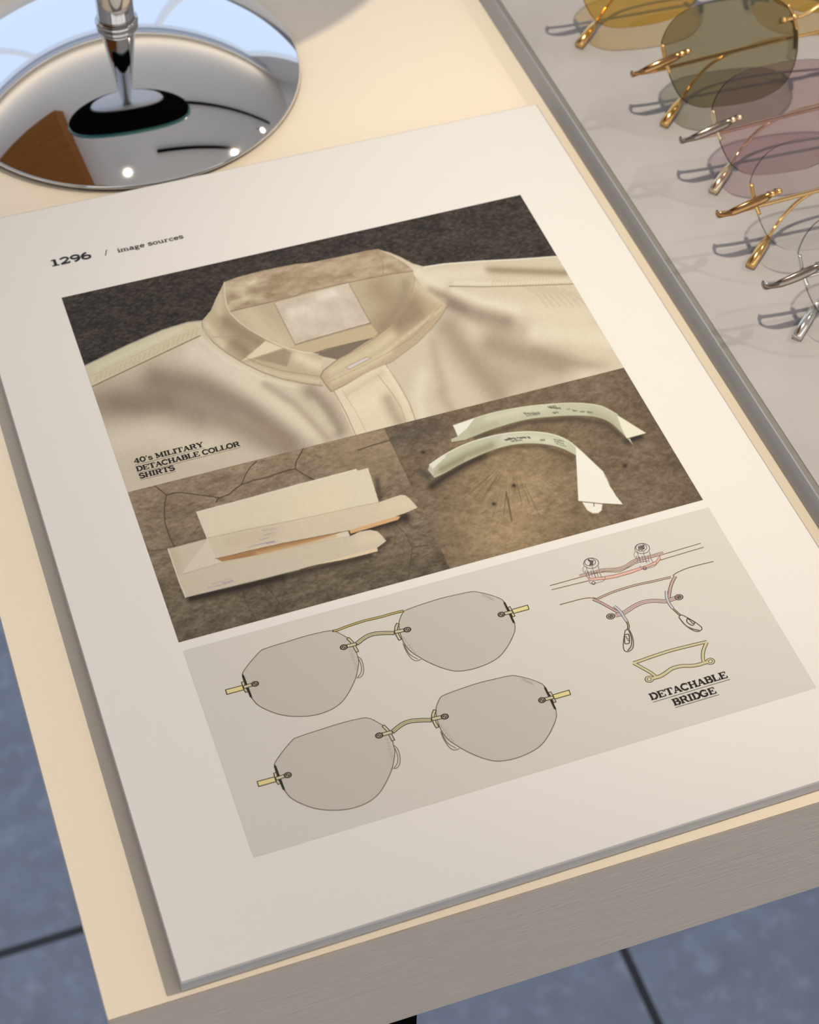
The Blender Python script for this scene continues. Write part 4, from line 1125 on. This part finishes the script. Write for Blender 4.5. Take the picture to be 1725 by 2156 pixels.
def make_glasses(base, tint_mat, edge_mat, metal, plate, label):
    root = thing('eyeglasses', base, label, 'glasses', 'rimless glasses in the grey tray')
    root.rotation_euler = GR.to_euler()
    off = Vector((0, 19.1, 0))       # root sits under the lower edge of the near lens
    def put(mb, name, m): 
        mb.v = [tuple((Vector(v) + off) * 0.001) for v in mb.v]
        return mb.build(name, m, root)
    for flip in (False, True):
        F = mirror_pt if flip else (lambda p: p)
        vs, fs, rf, ring = lens_mesh(flip)
        mb = MB(); mb.add(vs, fs, smooth=True)
        lo = put(mb, 'lens', tint_mat)
        mb = MB(); mb.add(vs, rf, smooth=True)
        eo = put(mb, 'lens_edge', edge_mat); eo.parent = lo
        # end piece: a flat tapering plate that turns back to the hinge
        mb = MB()
        path = [F(p) for p in ((-19.6, 0.7, 1.7), (-21.5, 0.0, 2.1), (-24.4, -1.0, 2.3), (-29, -2.6, 2.1), (-33.5, -4.1, 0.9), (-36.2, -4.9, -2.2), (-36.4, -4.8, -6.0), (-35.2, -4.4, -9.0))]
        mb.tube(spline(path, 5), [1.0, 1.1, 1.2, 1.3, 1.4, 1.5, 1.55, 1.6, 1.6, 1.65, 1.65, 1.65, 1.65, 1.65, 1.65, 1.6, 1.55, 1.5, 1.45, 1.4, 1.25, 1.1, 0.95, 0.9, 0.9] + [0.95 + 0.05 * q for q in range(11)], 10, sx=0.42, up=(0, 0, 1))
        ep = put(mb, 'end_piece', plate)
        # clamp that grips the lens edge, and screws
        mb = MB(); mb.tube(spline([F(p) for p in ((-25.6, 5.0, 0), (-24.9, -0.5, 0.2), (-23.2, -5.6, 0))], 4), 0.8, 8)
        put(mb, 'clamp', metal)
        for s in ((-18.9, 1.0), (-16.6, 1.7)):
            mb = MB(); q = F((s[0], s[1], 0)); X = Matrix.Translation(q)
            mb.lathe([(1.1, -1.8), (1.1, 1.6), (1.25, 1.7), (1.1, 2.6), (0.5, 3.0), (0.0, 3.05)], 14, xf=X)
            put(mb, 'screw', metal)
        # nose pad on its arm
        mb = MB(); mb.tube(spline([F(p) for p in ((23.4, 11.0, -1), (25.4, 10.2, -4), (27.0, 7.6, -5.6), (27.3, 3.5, -6.0), (27.0, 0.0, -6.2))], 4), [0.5] * 8 + [1.0] * 9, 8)
        put(mb, 'pad_arm', plate)
        mb = MB(); mb.tube(spline([F(p) for p in ((26.4, 5.2, -7.4), (26.6, 2.5, -7.8), (26.2, -1.0, -7.8), (25.0, -3.8, -7.4))], 4), [0.8] + [1.9] * 11 + [1.0], 10, sx=0.5)
        put(mb, 'nose_pad', M_pad)
    # bridge with its screws
    mb = MB()
    mb.tube(spline([(20.5, 10.4, 1.6), (25.5, 11.2, 1.8), (30, 12.4, 2.2), (34.0, 14.6, 2.6), (36.5, 15.2, 2.6), (39, 14.6, 2.6), (43, 12.4, 2.2), (47.5, 11.2, 1.8), (52.5, 10.4, 1.6)], 5), 0.85, 10)
    put(mb, 'bridge', metal)
    for x in (20.4, 24.6, 2 * MID - 20.4, 2 * MID - 24.6):
        mb = MB(); mb.lathe([(1.1, -1.6), (1.1, 1.8), (1.3, 2.0), (1.1, 2.9), (0.5, 3.2), (0.0, 3.25)], 14, xf=Matrix.Translation((x, 11.4 if abs(x - MID) < 12.5 else 10.4, 0)))
        put(mb, 'screw', metal)
    mb = MB(); mb.tube(spline([(22.9, 16.0, 0), (24.9, 11.6, 0.2), (25.9, 6.6, 0)], 4), 0.7, 8); put(mb, 'clamp', metal)
    mb = MB(); mb.tube(spline([mirror_pt(p) for p in ((22.9, 16.0, 0), (24.9, 11.6, 0.2), (25.9, 6.6, 0))], 4), 0.7, 8); put(mb, 'clamp', metal)
    # folded temples: the near one runs to the right, the far one comes back and drops to the tray
    mb = MB(); mb.tube(spline([(-35.2, -4.4, -8.4), (-28, -4.0, -8.6), (-17, -2.3, -8.8), (0, 0.5, -9.2), (24.2, 4.3, -9.8), (50, 7.2, -10.4), (64, 5.8, -11.4), (78, -2.0, -14.0), (88, -11, -18.0)], 5), 0.85, 10)
    put(mb, 'temple', metal)
    mb = MB(); mb.tube([(88, -11, -18.0), (93.5, -16.5, -19.6), (98.0, -21.0, -18.0)], [1.25, 1.5, 1.55], 12)
    put(mb, 'temple_tip', metal)
    mb = MB(); mb.tube(spline([(108.2, -4.4, -11.4), (90, 1.5, -13.2), (60, 6.0, -15.6), (30, 5.5, -17.2), (12, 3.0, -18.2), (0, -1.3, -19.6), (-7.3, -7.3, -21.8), (-14.3, -15.2, -21.1)], 5), 0.72, 10)
    put(mb, 'temple', metal)
    mb = MB(); mb.tube([(-13.8, -14.7, -21.3), (-16.6, -17.6, -19.6), (-22.9, -23.7, -14.4)], [1.3, 1.75, 1.8], 12)
    put(mb, 'temple_tip', metal)
    return root

amber = lens_mat('amber_lens', (0.88, 0.66, 0.22)); olive = lens_mat('olive_lens', (0.46, 0.43, 0.28))
mauve = lens_mat('mauve_lens', (0.72, 0.58, 0.60)); clear = lens_mat('clear_lens', (0.97, 0.97, 0.965), 0.8)
e_amber = lens_mat('amber_edge', (0.25, 0.12, 0.02)); e_olive = lens_mat('olive_edge', (0.05, 0.05, 0.03)); e_mauve = lens_mat('mauve_edge', (0.10, 0.06, 0.07)); e_clear = lens_mat('clear_edge', (0.22, 0.20, 0.20))
BASE2 = Vector((0.2883, 0.2792, 0.0322)) + GR @ Vector((0, -0.0191, 0))
SET = [((-0.0112, 0.0562), amber, e_amber, M_gold, M_browngold, 'rimless glasses with amber yellow lenses, at the top end of the tray row'),
       ((0, 0), olive, e_olive, M_gold, M_browngold, 'gold rimless glasses with olive green lenses, between the amber and the mauve pair'),
       ((0.0008, -0.0412), mauve, e_mauve, M_palegold, M_darkmetal, 'rimless glasses with mauve pink lenses and pale gold arms'),
       ((-0.0043, -0.0819), clear, e_clear, M_gold, M_browngold, 'gold rimless glasses with clear lenses, next below the mauve pair'),
       ((-0.0053, -0.1193), clear, e_clear, M_silver, M_darkmetal, 'silver rimless glasses with clear lenses, nearest the bottom of the tray row')]
for (dx, dy), tm, em, me_, pl_, lb in SET:
    make_glasses(BASE2 + Vector((dx, dy, 0)), tm, em, me_, pl_, lb)

# ------------------------------------------------------------------ ceiling fittings, overhead cabinet (seen only in the chrome)
for i, s in enumerate(SPOTS):
    p = Vector(s[0]); d = (Vector(s[1]) - p).normalized()
    q = d.to_track_quat('-Z', 'Y').to_matrix().to_4x4()
    X = Matrix.Translation(p) @ q
    names = ('black ceiling spotlight above the right end of the table', 'black ceiling spotlight almost above the board', 'black ceiling spotlight farthest to the right')
    r = thing('ceiling_spotlight', p, names[i], 'spotlight', 'ceiling spotlights')
    mb = MB(); mb.lathe([(0.028, 0.0), (0.032, 0.0), (0.034, 0.02), (0.034, 0.085), (0.02, 0.09), (0.0, 0.09)], 32, xf=X); local(mb.build('lamp_body', M_black), r)
    mb = MB(); mb.lathe([(0.0, 0.004), (0.026, 0.004)], 32, xf=X); local(mb.build('lamp_lens', M_lamp), r)
    mb = MB(); mb.tube([p - d * 0.06, Vector((p.x, p.y, CZ))], 0.008, 8); local(mb.build('mount', M_black), r)
tr = box_obj('track_rail', (0.30, -0.03, CZ - 0.03), (1.45, 0.01, CZ), M_black)
tag(tr, 'black lighting rail along the ceiling above the table', 'rail')
tr2 = box_obj('track_rail', (0.62, 0.60, CZ - 0.03), (2.3, 0.64, CZ), M_black)
tag(tr2, 'black lighting rail on the ceiling nearer the window', 'rail')
cab = box_obj('overhead_cabinet', (-1.9, -0.9, 1.50), (-0.56, 0.92, CZ), M_wood)
tag(cab, 'brown wooden cabinet hung from the ceiling left of the table', 'cabinet')
